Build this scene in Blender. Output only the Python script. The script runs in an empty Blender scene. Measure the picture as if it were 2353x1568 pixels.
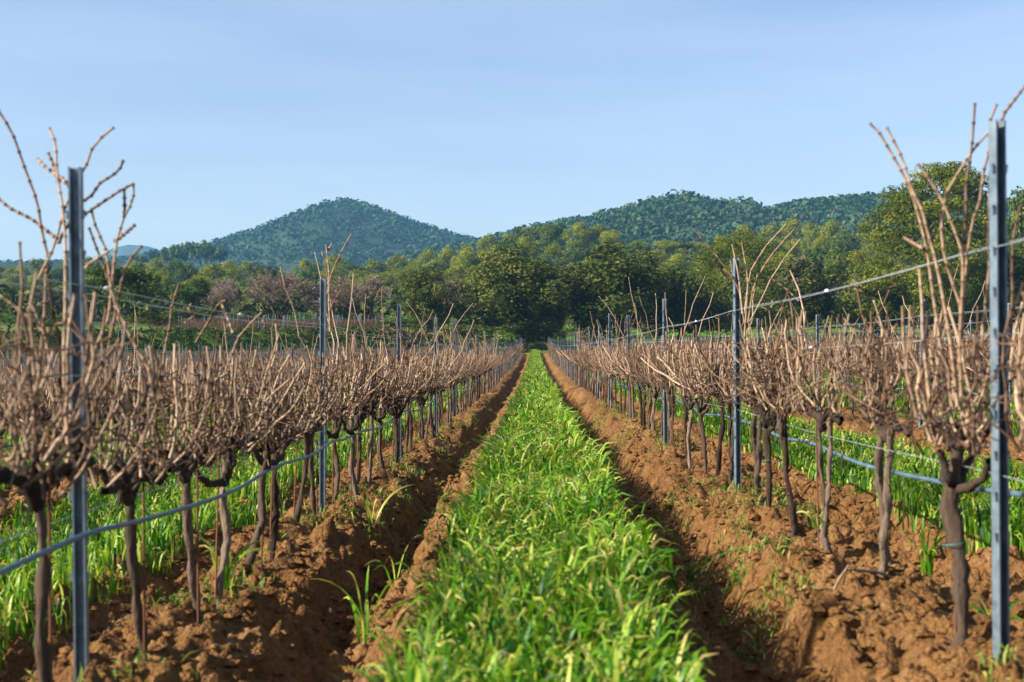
import bpy, math, random
import numpy as np
from mathutils import Vector

# ------------------------------------------------------------------ camera, sky, sun, exposure
scn = bpy.context.scene
col = scn.collection
R = math.radians
F = 3268.0                    # focal length in photo units (2353 wide)
VX, VY = 1229.0, 830.0        # where the row direction vanishes in the photograph
HC = 0.975                    # camera height
cam_d = bpy.data.cameras.new('camera')
cam = bpy.data.objects.new('camera', cam_d)
col.objects.link(cam)
cam.location = (0, 0, HC)
cam.rotation_euler = (R(90), 0, 0)
cam_d.shift_x = -(VX - 1176.5) / 2353
cam_d.shift_y = (VY - 784) / 2353
cam_d.lens = 50
cam_d.sensor_width = 36
cam_d.clip_start = 0.05
cam_d.clip_end = 20000
cam_d.dof.use_dof = True
cam_d.dof.focus_distance = 20.0
cam_d.dof.aperture_fstop = 5.0
scn.camera = cam

SUN_EL, SUN_AZ = 29.0, -109.0     # degrees; azimuth measured from +Y towards +X
sx = math.sin(R(SUN_AZ)) * math.cos(R(SUN_EL))
sy = math.cos(R(SUN_AZ)) * math.cos(R(SUN_EL))
sz = math.sin(R(SUN_EL))
world = bpy.data.worlds.new('World')
scn.world = world
world.use_nodes = True
wn, wl = world.node_tree.nodes, world.node_tree.links
wn.clear()
w_out = wn.new('ShaderNodeOutputWorld')
w_bg = wn.new('ShaderNodeBackground')
w_bg.inputs['Strength'].default_value = 0.08
w_sky = wn.new('ShaderNodeTexSky')
w_sky.sky_type = 'NISHITA'
w_sky.sun_disc = False
w_sky.sun_elevation = R(SUN_EL)
w_sky.sun_rotation = R(SUN_AZ)
w_sky.altitude = 80
w_sky.air_density = 1.0
w_sky.dust_density = 1.6
w_sky.ozone_density = 2.2
# thin high cloud veil, by direction
w_tc = wn.new('ShaderNodeTexCoord')
w_map = wn.new('ShaderNodeMapping')
w_map.inputs['Scale'].default_value = (2.2, 2.2, 15.0)
w_noi = wn.new('ShaderNodeTexNoise')
w_noi.inputs['Scale'].default_value = 1.6
w_noi.inputs['Detail'].default_value = 7
w_noi.inputs['Roughness'].default_value = 0.55
w_ramp = wn.new('ShaderNodeValToRGB')
w_ramp.color_ramp.elements[0].position = 0.30
w_ramp.color_ramp.elements[0].color = (0, 0, 0, 1)
w_ramp.color_ramp.elements[1].position = 0.85
w_ramp.color_ramp.elements[1].color = (0.13, 0.13, 0.13, 1)
w_mix = wn.new('ShaderNodeMix')
w_mix.data_type = 'RGBA'
w_mix.inputs[7].default_value = (6.8, 7.0, 8.2, 1)
wl.new(w_tc.outputs['Generated'], w_map.inputs['Vector'])
wl.new(w_map.outputs['Vector'], w_noi.inputs['Vector'])
wl.new(w_noi.outputs['Fac'], w_ramp.inputs['Fac'])
wl.new(w_ramp.outputs['Color'], w_mix.inputs[0])
w_tint = wn.new('ShaderNodeMix')          # the air of a clear winter day: a little bluer than the model
w_tint.data_type = 'RGBA'
w_tint.blend_type = 'MULTIPLY'
w_tint.inputs[0].default_value = 1.0
w_tint.inputs[7].default_value = (1.06, 0.975, 0.985, 1)
wl.new(w_sky.outputs['Color'], w_tint.inputs[6])
wl.new(w_tint.outputs[2], w_mix.inputs[6])
wl.new(w_mix.outputs[2], w_bg.inputs['Color'])
wl.new(w_bg.outputs['Background'], w_out.inputs['Surface'])

sun_d = bpy.data.lights.new('sun', 'SUN')
sun = bpy.data.objects.new('sun', sun_d)
col.objects.link(sun)
sun_d.energy = 5.0
sun_d.angle = R(0.53)
sun_d.color = (1.0, 0.92, 0.79)
sun.rotation_euler = Vector((sx, sy, sz)).to_track_quat('Z', 'Y').to_euler()
sun.location = (0, 0, 60)

vs = scn.view_settings
vs.view_transform = 'Standard'
vs.look = 'None'
vs.gamma = 1.0
vs.exposure = 1.3
vs.use_curve_mapping = False
cy = scn.cycles
cy.use_denoising = True
cy.max_bounces = 6
cy.diffuse_bounces = 2
cy.glossy_bounces = 2
cy.transmission_bounces = 3
cy.transparent_max_bounces = 6
cy.volume_bounces = 1
cy.use_adaptive_sampling = True
cy.adaptive_threshold = 0.01

# ------------------------------------------------------------------ helpers
rng = np.random.default_rng(11)
random.seed(11)
HAZE = True

def at(px, py, d):
    """photo position (2353 wide) at distance d along the rows -> world point"""
    return np.array([(px - VX) / F * d, d, HC - (py - VY) / F * d])

def vnoise(x, y, seed=0):
    x = np.asarray(x, float); y = np.asarray(y, float)
    ix = np.floor(x).astype(np.int64); iy = np.floor(y).astype(np.int64)
    fx = x - ix; fy = y - iy
    fx = fx * fx * (3 - 2 * fx); fy = fy * fy * (3 - 2 * fy)
    def h(a, b):
        n = (a * 374761393 + b * 668265263 + seed * 1442695041) & 0xffffffff
        n = ((n ^ (n >> 13)) * 1274126177) & 0xffffffff
        n = ((n ^ (n >> 16)) * 2246822519) & 0xffffffff
        return (n ^ (n >> 15)) / 4294967295.0
    a = h(ix, iy); b = h(ix + 1, iy); c = h(ix, iy + 1); d = h(ix + 1, iy + 1)
    return (a * (1 - fx) + b * fx) * (1 - fy) + (c * (1 - fx) + d * fx) * fy

def sstep(a, b, x):
    t = np.clip((np.asarray(x, float) - a) / (b - a), 0, 1)
    return t * t * (3 - 2 * t)

def mk(name, V, Q=None, T=None, attrs=None, smooth=False, mat=None):
    me = bpy.data.meshes.new(name)
    V = np.ascontiguousarray(V, np.float32).reshape(-1, 3)
    me.vertices.add(len(V))
    me.vertices.foreach_set('co', V.ravel())
    li, ls, p = [], [], 0
    for A, n in ((Q, 4), (T, 3)):
        if A is not None and len(A):
            A = np.asarray(A, np.int32).reshape(-1, n)
            li.append(A.ravel()); ls.append(p + np.arange(len(A)) * n); p += A.size
    li = np.concatenate(li).astype(np.int32); ls = np.concatenate(ls).astype(np.int32)
    me.loops.add(len(li)); me.loops.foreach_set('vertex_index', li)
    me.polygons.add(len(ls)); me.polygons.foreach_set('loop_start', ls)
    me.polygons.foreach_set('use_smooth', np.full(len(ls), smooth, bool))
    for k, v in (attrs or {}).items():
        a = me.attributes.new(k, 'FLOAT', 'POINT')
        a.data.foreach_set('value', np.ascontiguousarray(v, np.float32))
    me.update(calc_edges=True)
    if mat is not None:
        me.materials.append(mat)
    return me

def ob(name, data, parent=None, loc=None, rot=None, label=None, cat=None, group=None, kind=None):
    o = bpy.data.objects.new(name, data)
    col.objects.link(o)
    if parent is not None: o.parent = parent
    if loc is not None: o.location = loc
    if rot is not None: o.rotation_euler = rot
    if label: o['label'] = label
    if cat: o['category'] = cat
    if group: o['group'] = group
    if kind: o['kind'] = kind
    return o

def merge(parts):
    """parts: list of (V, Q, tint) -> joined"""
    Vs, Qs, Ts, n = [], [], [], 0
    for V, Q, t in parts:
        Vs.append(V); Qs.append(Q + n); n += len(V)
        Ts.append(np.broadcast_to(np.asarray(t, float), (len(V),)))
    return np.concatenate(Vs), np.concatenate(Qs), np.concatenate(Ts)

def tubes(P, rad, sides=6, tint=None, ring=None):
    """P (M,K,3) centre lines, rad (M,K) -> V, Q, tint"""
    P = np.asarray(P, float); M, K, _ = P.shape
    rad = np.broadcast_to(np.asarray(rad, float), (M, K))
    t = np.gradient(P, axis=1)
    t /= np.linalg.norm(t, axis=2, keepdims=True) + 1e-9
    mean = np.abs(t.mean(axis=1))
    ref = np.where((mean[:, 2:3] < 0.75), np.array([[0, 0, 1.0]]), np.array([[1.0, 0.13, 0]]))[:, None, :]
    n1 = np.cross(t, np.broadcast_to(ref, t.shape)); n1 /= np.linalg.norm(n1, axis=2, keepdims=True) + 1e-9
    n2 = np.cross(t, n1)
    a = np.arange(sides) * 2 * math.pi / sides
    V = P[:, :, None, :] + rad[:, :, None, None] * (np.cos(a)[None, None, :, None] * n1[:, :, None, :] + np.sin(a)[None, None, :, None] * n2[:, :, None, :])
    idx = np.arange(M * K * sides).reshape(M, K, sides)
    q = np.stack([idx[:, :-1, :], np.roll(idx, -1, 2)[:, :-1, :], np.roll(idx, -1, 2)[:, 1:, :], idx[:, 1:, :]], -1).reshape(-1, 4)
    tv = np.zeros(M) if tint is None else np.broadcast_to(np.asarray(tint, float), (M,))
    tr_ = np.repeat(tv, K * sides)
    if ring is not None: tr_ = tr_ + np.tile(np.repeat(ring, sides), M)
    return V.reshape(-1, 3), q, tr_

def resample(pts, K):
    pts = np.asarray(pts, float)
    s = np.concatenate([[0], np.cumsum(np.linalg.norm(np.diff(pts, axis=0), axis=1))])
    u = np.linspace(0, s[-1], K)
    return np.stack([np.interp(u, s, pts[:, i]) for i in range(3)], 1)

def boxes(c, h):
    """axis boxes: centres (M,3), half sizes (M,3)"""
    c = np.asarray(c, float).reshape(-1, 3); h = np.broadcast_to(np.asarray(h, float), c.shape)
    s = np.array([[-1,-1,-1],[1,-1,-1],[1,1,-1],[-1,1,-1],[-1,-1,1],[1,-1,1],[1,1,1],[-1,1,1]], float)
    V = (c[:, None, :] + h[:, None, :] * s[None]).reshape(-1, 3)
    f = np.array([[3,2,1,0],[4,5,6,7],[0,1,5,4],[1,2,6,5],[2,3,7,6],[3,0,4,7]])
    Q = (np.arange(len(c))[:, None, None] * 8 + f[None]).reshape(-1, 4)
    return V, Q

# ------------------------------------------------------------------ materials
def new_mat(name):
    m = bpy.data.materials.new(name); m.use_nodes = True
    nt = m.node_tree; nt.nodes.clear()
    out = nt.nodes.new('ShaderNodeOutputMaterial')
    return m, nt, out

def ramp(nt, src, stops):
    r = nt.nodes.new('ShaderNodeValToRGB')
    e = r.color_ramp.elements
    while len(e) < len(stops): e.new(0.5)
    for el, (p, c) in zip(e, stops):
        el.position = p; el.color = (*c, 1)
    nt.links.new(src, r.inputs['Fac'])
    return r.outputs['Color']

def noise(nt, scale, detail=4, rough=0.55, coord='Object', vec=None):
    n = nt.nodes.new('ShaderNodeTexNoise')
    n.inputs['Scale'].default_value = scale
    n.inputs['Detail'].default_value = detail
    n.inputs['Roughness'].default_value = rough
    if vec is None:
        tc = nt.nodes.new('ShaderNodeTexCoord'); vec = tc.outputs[coord]
    nt.links.new(vec, n.inputs['Vector'])
    return n.outputs['Fac']

def attr(nt, name):
    a = nt.nodes.new('ShaderNodeAttribute'); a.attribute_name = name
    return a.outputs['Fac']

def mixc(nt, fac, a, b, mode='MIX'):
    m = nt.nodes.new('ShaderNodeMix'); m.data_type = 'RGBA'; m.blend_type = mode
    for s, v in ((0, fac), (6, a), (7, b)):
        if isinstance(v, (int, float)): m.inputs[s].default_value = v
        elif isinstance(v, tuple): m.inputs[s].default_value = (*v, 1)
        else: nt.links.new(v, m.inputs[s])
    return m.outputs[2]

def math_n(nt, op, a, b=None):
    m = nt.nodes.new('ShaderNodeMath'); m.operation = op
    for s, v in ((0, a), (1, b)):
        if v is None: continue
        if isinstance(v, (int, float)): m.inputs[s].default_value = v
        else: nt.links.new(v, m.inputs[s])
    return m.outputs[0]

def principled(nt, out, color, rough=0.8, metal=0.0, spec=0.3, bump=None, bump_d=0.01, bump_s=1.0):
    b = nt.nodes.new('ShaderNodeBsdfPrincipled')
    if isinstance(color, tuple): b.inputs['Base Color'].default_value = (*color, 1)
    else: nt.links.new(color, b.inputs['Base Color'])
    if isinstance(rough, (int, float)): b.inputs['Roughness'].default_value = rough
    else: nt.links.new(rough, b.inputs['Roughness'])
    b.inputs['Metallic'].default_value = metal
    b.inputs['Specular IOR Level'].default_value = spec
    if bump is not None:
        bn = nt.nodes.new('ShaderNodeBump')
        bn.inputs['Distance'].default_value = bump_d; bn.inputs['Strength'].default_value = bump_s
        nt.links.new(bump, bn.inputs['Height']); nt.links.new(bn.outputs['Normal'], b.inputs['Normal'])
    if out is not None: nt.links.new(b.outputs[0], out.inputs['Surface'])
    return b

def foliage(name, stops, transl=0.3, rough=0.6, spec=0.25, vary=0.25):
    """leaf material: colour from the tint stored on each leaf, a little different on every plant"""
    m, nt, out = new_mat(name)
    oi = nt.nodes.new('ShaderNodeObjectInfo')
    f = math_n(nt, 'ADD', attr(nt, 'tint'), math_n(nt, 'MULTIPLY', math_n(nt, 'SUBTRACT', oi.outputs['Random'], 0.5), vary))
    c = ramp(nt, f, stops)
    b = principled(nt, None, c, rough, 0, spec)
    t = nt.nodes.new('ShaderNodeBsdfTranslucent')
    nt.links.new(mixc(nt, 1.0, c, (1.0, 1.0, 0.55), 'MULTIPLY'), t.inputs['Color'])
    ms = nt.nodes.new('ShaderNodeMixShader'); ms.inputs[0].default_value = transl
    nt.links.new(b.outputs[0], ms.inputs[1]); nt.links.new(t.outputs[0], ms.inputs[2])
    nt.links.new(ms.outputs[0], out.inputs['Surface'])
    return m

def wood(name, stops, scale=60, rough=0.75, bump_d=0.002, stretch=0.15, tw=0.6):
    m, nt, out = new_mat(name)
    tc = nt.nodes.new('ShaderNodeTexCoord'); mp = nt.nodes.new('ShaderNodeMapping')
    mp.inputs['Scale'].default_value = (1, 1, stretch)
    nt.links.new(tc.outputs['Object'], mp.inputs['Vector'])
    n = noise(nt, scale, 5, 0.6, vec=mp.outputs['Vector'])
    oi = nt.nodes.new('ShaderNodeObjectInfo')
    f = math_n(nt, 'ADD', math_n(nt, 'MULTIPLY', n, 0.55), math_n(nt, 'MULTIPLY', attr(nt, 'tint'), tw))
    f = math_n(nt, 'ADD', f, math_n(nt, 'MULTIPLY', math_n(nt, 'SUBTRACT', oi.outputs['Random'], 0.6), 0.3))
    principled(nt, out, ramp(nt, f, stops), rough, 0, 0.15, n, bump_d)
    return m

M = {}
M['cane'] = wood('cane_bark', [(0.14, (0.022, 0.013, 0.009)), (0.42, (0.110, 0.066, 0.040)), (0.64, (0.22, 0.142, 0.090)), (0.98, (0.44, 0.315, 0.21))], 50, 0.6, 0.001, 0.2, 0.7)
M['trunk'] = wood('vine_bark', [(0.2, (0.030, 0.019, 0.013)), (0.5, (0.10, 0.07, 0.05)), (0.88, (0.29, 0.22, 0.165))], 95, 0.9, 0.012, 0.12)
M['cordon'] = wood('old_vine_wood', [(0.15, (0.02, 0.014, 0.011)), (0.55, (0.065, 0.045, 0.034)), (0.95, (0.18, 0.13, 0.09))], 60, 0.9, 0.008, 0.5)
M['tree_bark'] = wood('tree_bark', [(0.2, (0.035, 0.028, 0.022)), (0.8, (0.13, 0.10, 0.08))], 5, 0.9, 0.05, 0.3)
M['bare'] = wood('bare_twigs', [(0.1, (0.085, 0.065, 0.052)), (0.5, (0.155, 0.118, 0.092)), (0.9, (0.25, 0.195, 0.155))], 3, 0.9, 0.01, 1)
M['rust'] = wood('rusty_rod', [(0.2, (0.07, 0.03, 0.02)), (0.8, (0.20, 0.085, 0.045))], 90, 0.8, 0.0008, 0.5)
M['grass'] = foliage('cover_crop_leaf', [(0.0, (0.004, 0.042, 0.012)), (0.3, (0.026, 0.135, 0.006)), (0.6, (0.135, 0.30, 0.008)), (0.86, (0.42, 0.50, 0.075)), (1.0, (0.46, 0.33, 0.13))], 0.40, 0.45, 0.32, 0.0)
M['weed'] = foliage('weed_leaf', [(0.0, (0.04, 0.10, 0.015)), (0.5, (0.13, 0.20, 0.025)), (1.0, (0.34, 0.34, 0.07))], 0.3, 0.6, 0.3, 0.0)
M['oak'] = foliage('oak_leaf', [(0.0, (0.018, 0.034, 0.008)), (0.5, (0.064, 0.085, 0.014)), (1.0, (0.155, 0.155, 0.032))], 0.2, 0.55, 0.08)
M['pine'] = foliage('pine_needles', [(0.0, (0.055, 0.09, 0.010)), (0.5, (0.185, 0.22, 0.018)), (1.0, (0.34, 0.34, 0.035))], 0.38, 0.65, 0.08)
M['gpine'] = foliage('great_pine_needles', [(0.0, (0.030, 0.055, 0.010)), (0.5, (0.095, 0.125, 0.014)), (1.0, (0.235, 0.235, 0.028))], 0.32, 0.65, 0.08)
M['dpine'] = foliage('dark_pine_needles', [(0.0, (0.018, 0.045, 0.012)), (0.5, (0.060, 0.10, 0.018)), (1.0, (0.15, 0.18, 0.03))], 0.2, 0.65, 0.08)
M['scrub'] = foliage('scrub_leaf', [(0.0, (0.020, 0.040, 0.012)), (0.5, (0.055, 0.080, 0.020)), (0.8, (0.11, 0.12, 0.03)), (1.0, (0.16, 0.11, 0.07))], 0.2, 0.7, 0.08)
M['hillwood'] = foliage('hill_wood_leaf', [(0.0, (0.012, 0.040, 0.018)), (0.5, (0.036, 0.078, 0.030)), (0.9, (0.07, 0.115, 0.04)), (1.0, (0.09, 0.085, 0.06))], 0.15, 0.8, 0.1)
M['rusty_leaf'] = foliage('withered_leaf', [(0.0, (0.16, 0.09, 0.06)), (0.5, (0.30, 0.18, 0.11)), (1.0, (0.42, 0.28, 0.17))], 0.2, 0.8, 0.1)
M['bush'] = foliage('bush_leaf', [(0.0, (0.03, 0.075, 0.012)), (0.5, (0.075, 0.15, 0.018)), (1.0, (0.20, 0.27, 0.03))], 0.25, 0.5, 0.3)

m, nt, out = new_mat('galvanised_steel')
n_ = noise(nt, 25, 5, 0.6)
principled(nt, out, ramp(nt, n_, [(0.3, (0.075, 0.11, 0.14)), (0.7, (0.19, 0.25, 0.295))]), ramp(nt, n_, [(0.2, (0.5,)*3), (0.8, (0.36,)*3)]), 0.4, 0.5, n_, 0.0006)
M['steel'] = m
m, nt, out = new_mat('wire_steel'); principled(nt, out, (0.50, 0.54, 0.57), 0.42, 0.5, 0.5); M['wire'] = m
m, nt, out = new_mat('hose_plastic'); n_ = noise(nt, 14, 4)
principled(nt, out, ramp(nt, n_, [(0.3, (0.045, 0.085, 0.125)), (0.7, (0.095, 0.15, 0.20))]), 0.45, 0, 0.4); M['hose'] = m
m, nt, out = new_mat('tie_twine'); principled(nt, out, (0.03, 0.22, 0.17), 0.6, 0, 0.3); M['tie'] = m
m, nt, out = new_mat('clip_plastic'); principled(nt, out, (0.74, 0.76, 0.74), 0.5, 0, 0.4); M['clip'] = m

# ploughed soil, with grassy ground where the 'green' attribute says so
def soil_nodes(nt, out):
    tc = nt.nodes.new('ShaderNodeTexCoord'); v = tc.outputs['Object']
    n1 = noise(nt, 2.2, 6, 0.6, vec=v); n2 = noise(nt, 26, 6, 0.7, vec=v); n3 = noise(nt, 120, 3, 0.6, vec=v)
    f = math_n(nt, 'ADD', math_n(nt, 'MULTIPLY', n1, 0.5), math_n(nt, 'MULTIPLY', n2, 0.5))
    c = ramp(nt, f, [(0.3, (0.075, 0.034, 0.012)), (0.5, (0.185, 0.092, 0.032)), (0.7, (0.33, 0.19, 0.080))])
    hgt = math_n(nt, 'ADD', math_n(nt, 'MULTIPLY', n2, 0.7), math_n(nt, 'MULTIPLY', n3, 0.3))
    wv = nt.nodes.new('ShaderNodeVectorMath'); wv.operation = 'ADD'      # crumbs: rounded cells, warped
    wn_ = nt.nodes.new('ShaderNodeTexNoise'); wn_.inputs['Scale'].default_value = 30
    nt.links.new(v, wn_.inputs['Vector'])
    ws = nt.nodes.new('ShaderNodeVectorMath'); ws.operation = 'SCALE'; ws.inputs['Scale'].default_value = 0.02
    nt.links.new(wn_.outputs['Color'], ws.inputs[0]); nt.links.new(v, wv.inputs[0]); nt.links.new(ws.outputs[0], wv.inputs[1])
    for sc_, k_ in ((24, 0.75), (55, 0.45)):
        vo = nt.nodes.new('ShaderNodeTexVoronoi'); vo.inputs['Scale'].default_value = sc_
        nt.links.new(wv.outputs[0], vo.inputs['Vector'])
        hgt = math_n(nt, 'SUBTRACT', hgt, math_n(nt, 'MULTIPLY', vo.outputs['Distance'], k_))
    return c, hgt, v
m, nt, out = new_mat('soil')
c, hgt, v = soil_nodes(nt, out)
gn = noise(nt, 0.35, 6, 0.7, vec=v)
gc = ramp(nt, gn, [(0.3, (0.05, 0.12, 0.014)), (0.55, (0.11, 0.20, 0.022)), (0.75, (0.20, 0.25, 0.04))])
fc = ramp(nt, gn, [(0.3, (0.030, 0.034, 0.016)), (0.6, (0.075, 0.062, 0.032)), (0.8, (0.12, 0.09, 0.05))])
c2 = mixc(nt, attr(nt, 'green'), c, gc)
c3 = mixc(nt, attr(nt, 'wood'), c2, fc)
principled(nt, out, c3, 0.95, 0, 0.1, hgt, 0.035, 1.0)
M['soil'] = m
m, nt, out = new_mat('soil_clod')
c, hgt, v = soil_nodes(nt, out)
principled(nt, out, c, 0.95, 0, 0.1, hgt, 0.03, 1.0)
M['clod'] = m
m, nt, out = new_mat('hillside')
n_ = noise(nt, 0.03, 8, 0.7)
principled(nt, out, ramp(nt, n_, [(0.35, (0.020, 0.042, 0.020)), (0.55, (0.035, 0.055, 0.028)), (0.75, (0.065, 0.068, 0.045))]), 1.0, 0, 0.05, n_, 2.0)
M['hill'] = m
m, nt, out = new_mat('far_hill'); principled(nt, out, (0.05, 0.07, 0.05), 1.0, 0, 0.05); M['far_hill'] = m

# ------------------------------------------------------------------ ground shape
ROW = 2.5
FIELD_END = 134.0

def y_step(x):            # foot of the embankment that closes the left half of the field
    return np.clip(108 + (np.asarray(x, float) + 31), 84, 142)

def base_z(x, y):
    x = np.asarray(x, float); y = np.asarray(y, float)
    z = 0.045 * 14 * np.tanh(x / 14)
    z = z * (1 - 0.75 * sstep(60, 140, y))
    z = z + 1.75 * (np.clip(y, 0, 136) / 136) ** 2
    yy = np.array([0, 136, 150, 165, 200, 250, 300, 400, 520, 700, 900, 8000], float)
    zz = np.array([0, 0, 0.5, 1.7, 4.0, 7.0, 9.5, 14.0, 20.0, 28.0, 28.0, 25.0])
    z = z + np.interp(y, yy, zz)
    z = z + 13.5 * np.exp(-(((x - 45) / 75) ** 2) - (((y - 430) / 110) ** 2))
    st = sstep(0, 5.0, y - y_step(x)) * (1 - sstep(-16, -1, x)) * 2.3 * (1 - sstep(190, 260, y))
    return z + st

def profile(x):
    """vine mounds, furrows and crop strip, one period per row spacing"""
    u = np.mod(np.asarray(x, float), ROW)                # 0 = strip centre, 1.25 = vine row
    a = np.minimum(u, ROW - u)
    return np.interp(a, [0, 0.36, 0.48, 0.60, 0.70, 0.80, 0.88, 0.98, 1.12, 1.25], [0.02, 0.02, 0.055, -0.04, -0.17, -0.20, -0.08, 0.055, 0.09, 0.10])

def field_mask(x, y):
    return (1 - sstep(FIELD_END, FIELD_END + 1.5, y)) * (1 - sstep(-5, -3.5, np.where(np.asarray(x) < -0.5, np.asarray(y) - y_step(x), -99)))

def gz(x, y):
    x = np.asarray(x, float); y = np.asarray(y, float)
    p = profile(x + .13 * (vnoise(x * .8, y * .9, 91) - .5) + .07 * (vnoise(x * 2, y * 3.1, 92) - .5))
    p = np.where(p < 0, p * (.55 + .8 * vnoise(x * .7, y * .8, 93)), p)
    p = np.where((p < 0) & (np.abs(x) > 1.25), p * .35, p)
    return base_z(x, y) + p * field_mask(x, y)

def billow(x, y, s): return np.abs(2 * vnoise(x, y, s) - 1)

def soil_z(x, y):
    x = np.asarray(x, float); y = np.asarray(y, float)
    u = np.mod(x, ROW); a = np.minimum(u, ROW - u)
    fm = field_mask(x, y)
    amp = np.interp(a, [0, 0.4, 0.55, 1.0, 1.25], [0.15, 0.4, 1.0, 1.0, 0.8]) * fm
    wx = x + 0.08 * (vnoise(x * 3, y * 3, 5) - .5); wy = y + 0.08 * (vnoise(x * 3, y * 3, 6) - .5)
    d = 0.10 * (vnoise(wx * 1.9, wy * 1.5, 1) - 0.5) + 0.085 * (billow(wx * 4.2, wy * 3.8, 2) - .35) \
        + 0.066 * (billow(wx * 9.5, wy * 9, 3) - .35) + 0.040 * (billow(wx * 19, wy * 18, 4) - .35) * np.clip(14 / np.maximum(y, 1), 0, 1) + 0.018 * (vnoise(wx * 42, wy * 40, 7) - .5) * np.clip(8 / np.maximum(y, 1), 0, 1)
    nf = np.clip(16 / np.maximum(y, 1), 0, 1)
    d = d + 0.06 * sstep(.47, .60, vnoise(wx * 6.5, wy * 6.5, 81)) * sstep(.35, .6, vnoise(x * 1.3, y * 1.3, 83)) + nf * 0.038 * sstep(.48, .60, vnoise(wx * 14, wy * 14, 82))
    return gz(x, y) + (d - 0.045) * amp

# one sheet, finer towards the camera
nr = [1.2]
while nr[-1] < 2.9: nr.append(nr[-1] + 0.06)
while nr[-1] < 12: nr.append(nr[-1] * 1.0046)
while nr[-1] < 150: nr.append(nr[-1] * 1.0095)
while nr[-1] < 4200: nr.append(nr[-1] * 1.03)
yv = np.array(nr); NX = 560
sx_ = np.linspace(-1, 1, NX)
half = 0.40 * yv + 2.6
half = np.where(yv > 150, 0.40 * yv + 2.6 + (yv - 150) * 0.35, half)
X = sx_[None, :] * half[:, None]; Y = np.broadcast_to(yv[:, None], X.shape)
Z = soil_z(X, Y)
fm = field_mask(X, Y)
a_ = np.minimum(np.mod(X, ROW), ROW - np.mod(X, ROW))
green = np.where(fm > 0.5, 0.35 * (a_ < 0.42), 1.0)
bank = (Y > y_step(X) - 1.5) & (Y < y_step(X) + 6.5) & (X < -1)
green = np.where(bank, np.clip(1.35 * vnoise(X * 0.35, Y * 0.35, 9) + 0.25 * (X < -15) - 0.3 * (X > -13), 0, 1), green)
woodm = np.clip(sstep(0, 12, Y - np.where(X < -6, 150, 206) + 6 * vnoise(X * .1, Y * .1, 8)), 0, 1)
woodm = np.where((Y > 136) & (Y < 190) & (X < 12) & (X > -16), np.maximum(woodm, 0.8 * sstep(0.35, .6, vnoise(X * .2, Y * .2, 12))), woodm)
idx = np.arange(X.size).reshape(X.shape)
Q = np.stack([idx[:-1, :-1], idx[:-1, 1:], idx[1:, 1:], idx[1:, :-1]], -1).reshape(-1, 4)
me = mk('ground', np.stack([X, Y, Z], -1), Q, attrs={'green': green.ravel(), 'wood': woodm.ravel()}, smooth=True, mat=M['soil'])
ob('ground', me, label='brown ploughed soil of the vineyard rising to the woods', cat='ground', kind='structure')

# ------------------------------------------------------------------ far hills
def hill(name, poly, D, foot, back, depth, label, mat, tree=3.0, nx=150, ny=60):
    p = np.array(poly, float)
    px = np.linspace(p[0, 0], p[-1, 0], nx)
    py = np.interp(px, p[:, 0], p[:, 1])
    xs = (px - VX) / F * D
    crest = HC + (VY - py) / F * D - tree
    ys = D + np.linspace(-depth, back, ny)
    Xh = np.broadcast_to(xs[None], (ny, nx)); Yh = np.broadcast_to(ys[:, None], (ny, nx))
    t = np.where(Yh < D, (D - Yh) / depth, (Yh - D) / back)
    w = np.cos(np.clip(t, 0, 1) * math.pi / 2) ** 1.25
    Zh = foot + (crest[None] - foot) * w
    Zh = Zh + (vnoise(Xh / 45, Yh / 45, 21) - .5) * 10 * np.clip(t * 3, 0, 1) + (vnoise(Xh / 18, Yh / 18, 22) - .5) * 3 * np.clip(t * 3, 0, 1)
    i = np.arange(nx * ny).reshape(ny, nx)
    Qh = np.stack([i[:-1, :-1], i[:-1, 1:], i[1:, 1:], i[1:, :-1]], -1).reshape(-1, 4)
    o = ob(name, mk(name, np.stack([Xh, Yh, Zh], -1), Qh, smooth=True, mat=mat), label=label, cat='hill', kind='structure')
    return xs, ys, Zh

CONE = [(-300, 640), (60, 610), (330, 592), (420, 582), (500, 566), (560, 551), (620, 532), (680, 512), (740, 487), (780, 470), (808, 461), (830, 461), (850, 467), (885, 482), (940, 500), (1000, 521), (1060, 539), (1120, 552), (1250, 575), (1500, 600), (1900, 640)]
RIDGE = [(960, 600), (1040, 566), (1120, 550), (1180, 539), (1250, 524), (1300, 511), (1380, 488), (1450, 468), (1520, 460), (1580, 462), (1640, 470), (1700, 485), (1740, 480), (1800, 467), (1860, 462), (1960, 452), (2030, 456), (2120, 468), (2250, 474), (2360, 480), (2560, 492), (2900, 540)]
cone = hill('hill', CONE, 1600, 20, 500, 620, 'cone shaped wooded hill rising alone behind the woods', M['hill'], 10.5)
ridge = hill('hill', RIDGE, 1000, 20, 350, 420, 'long wooded ridge behind the pines on the right', M['hill'], 8.0)
hill('hill', [(150, 640), (215, 598), (265, 570), (300, 563), (345, 567), (400, 585), (470, 640)], 3600, 30, 300, 300, 'faint blue hill far off at the left horizon', M['far_hill'], 0, 40, 20)
hill('hill', [(-600, 660), (-300, 600), (-100, 588), (60, 586), (200, 588), (330, 590), (440, 596), (600, 640)], 760, 20, 200, 250, 'low wooded rise at the left edge beneath the sky', M['hill'], 5, 70, 30)

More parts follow.
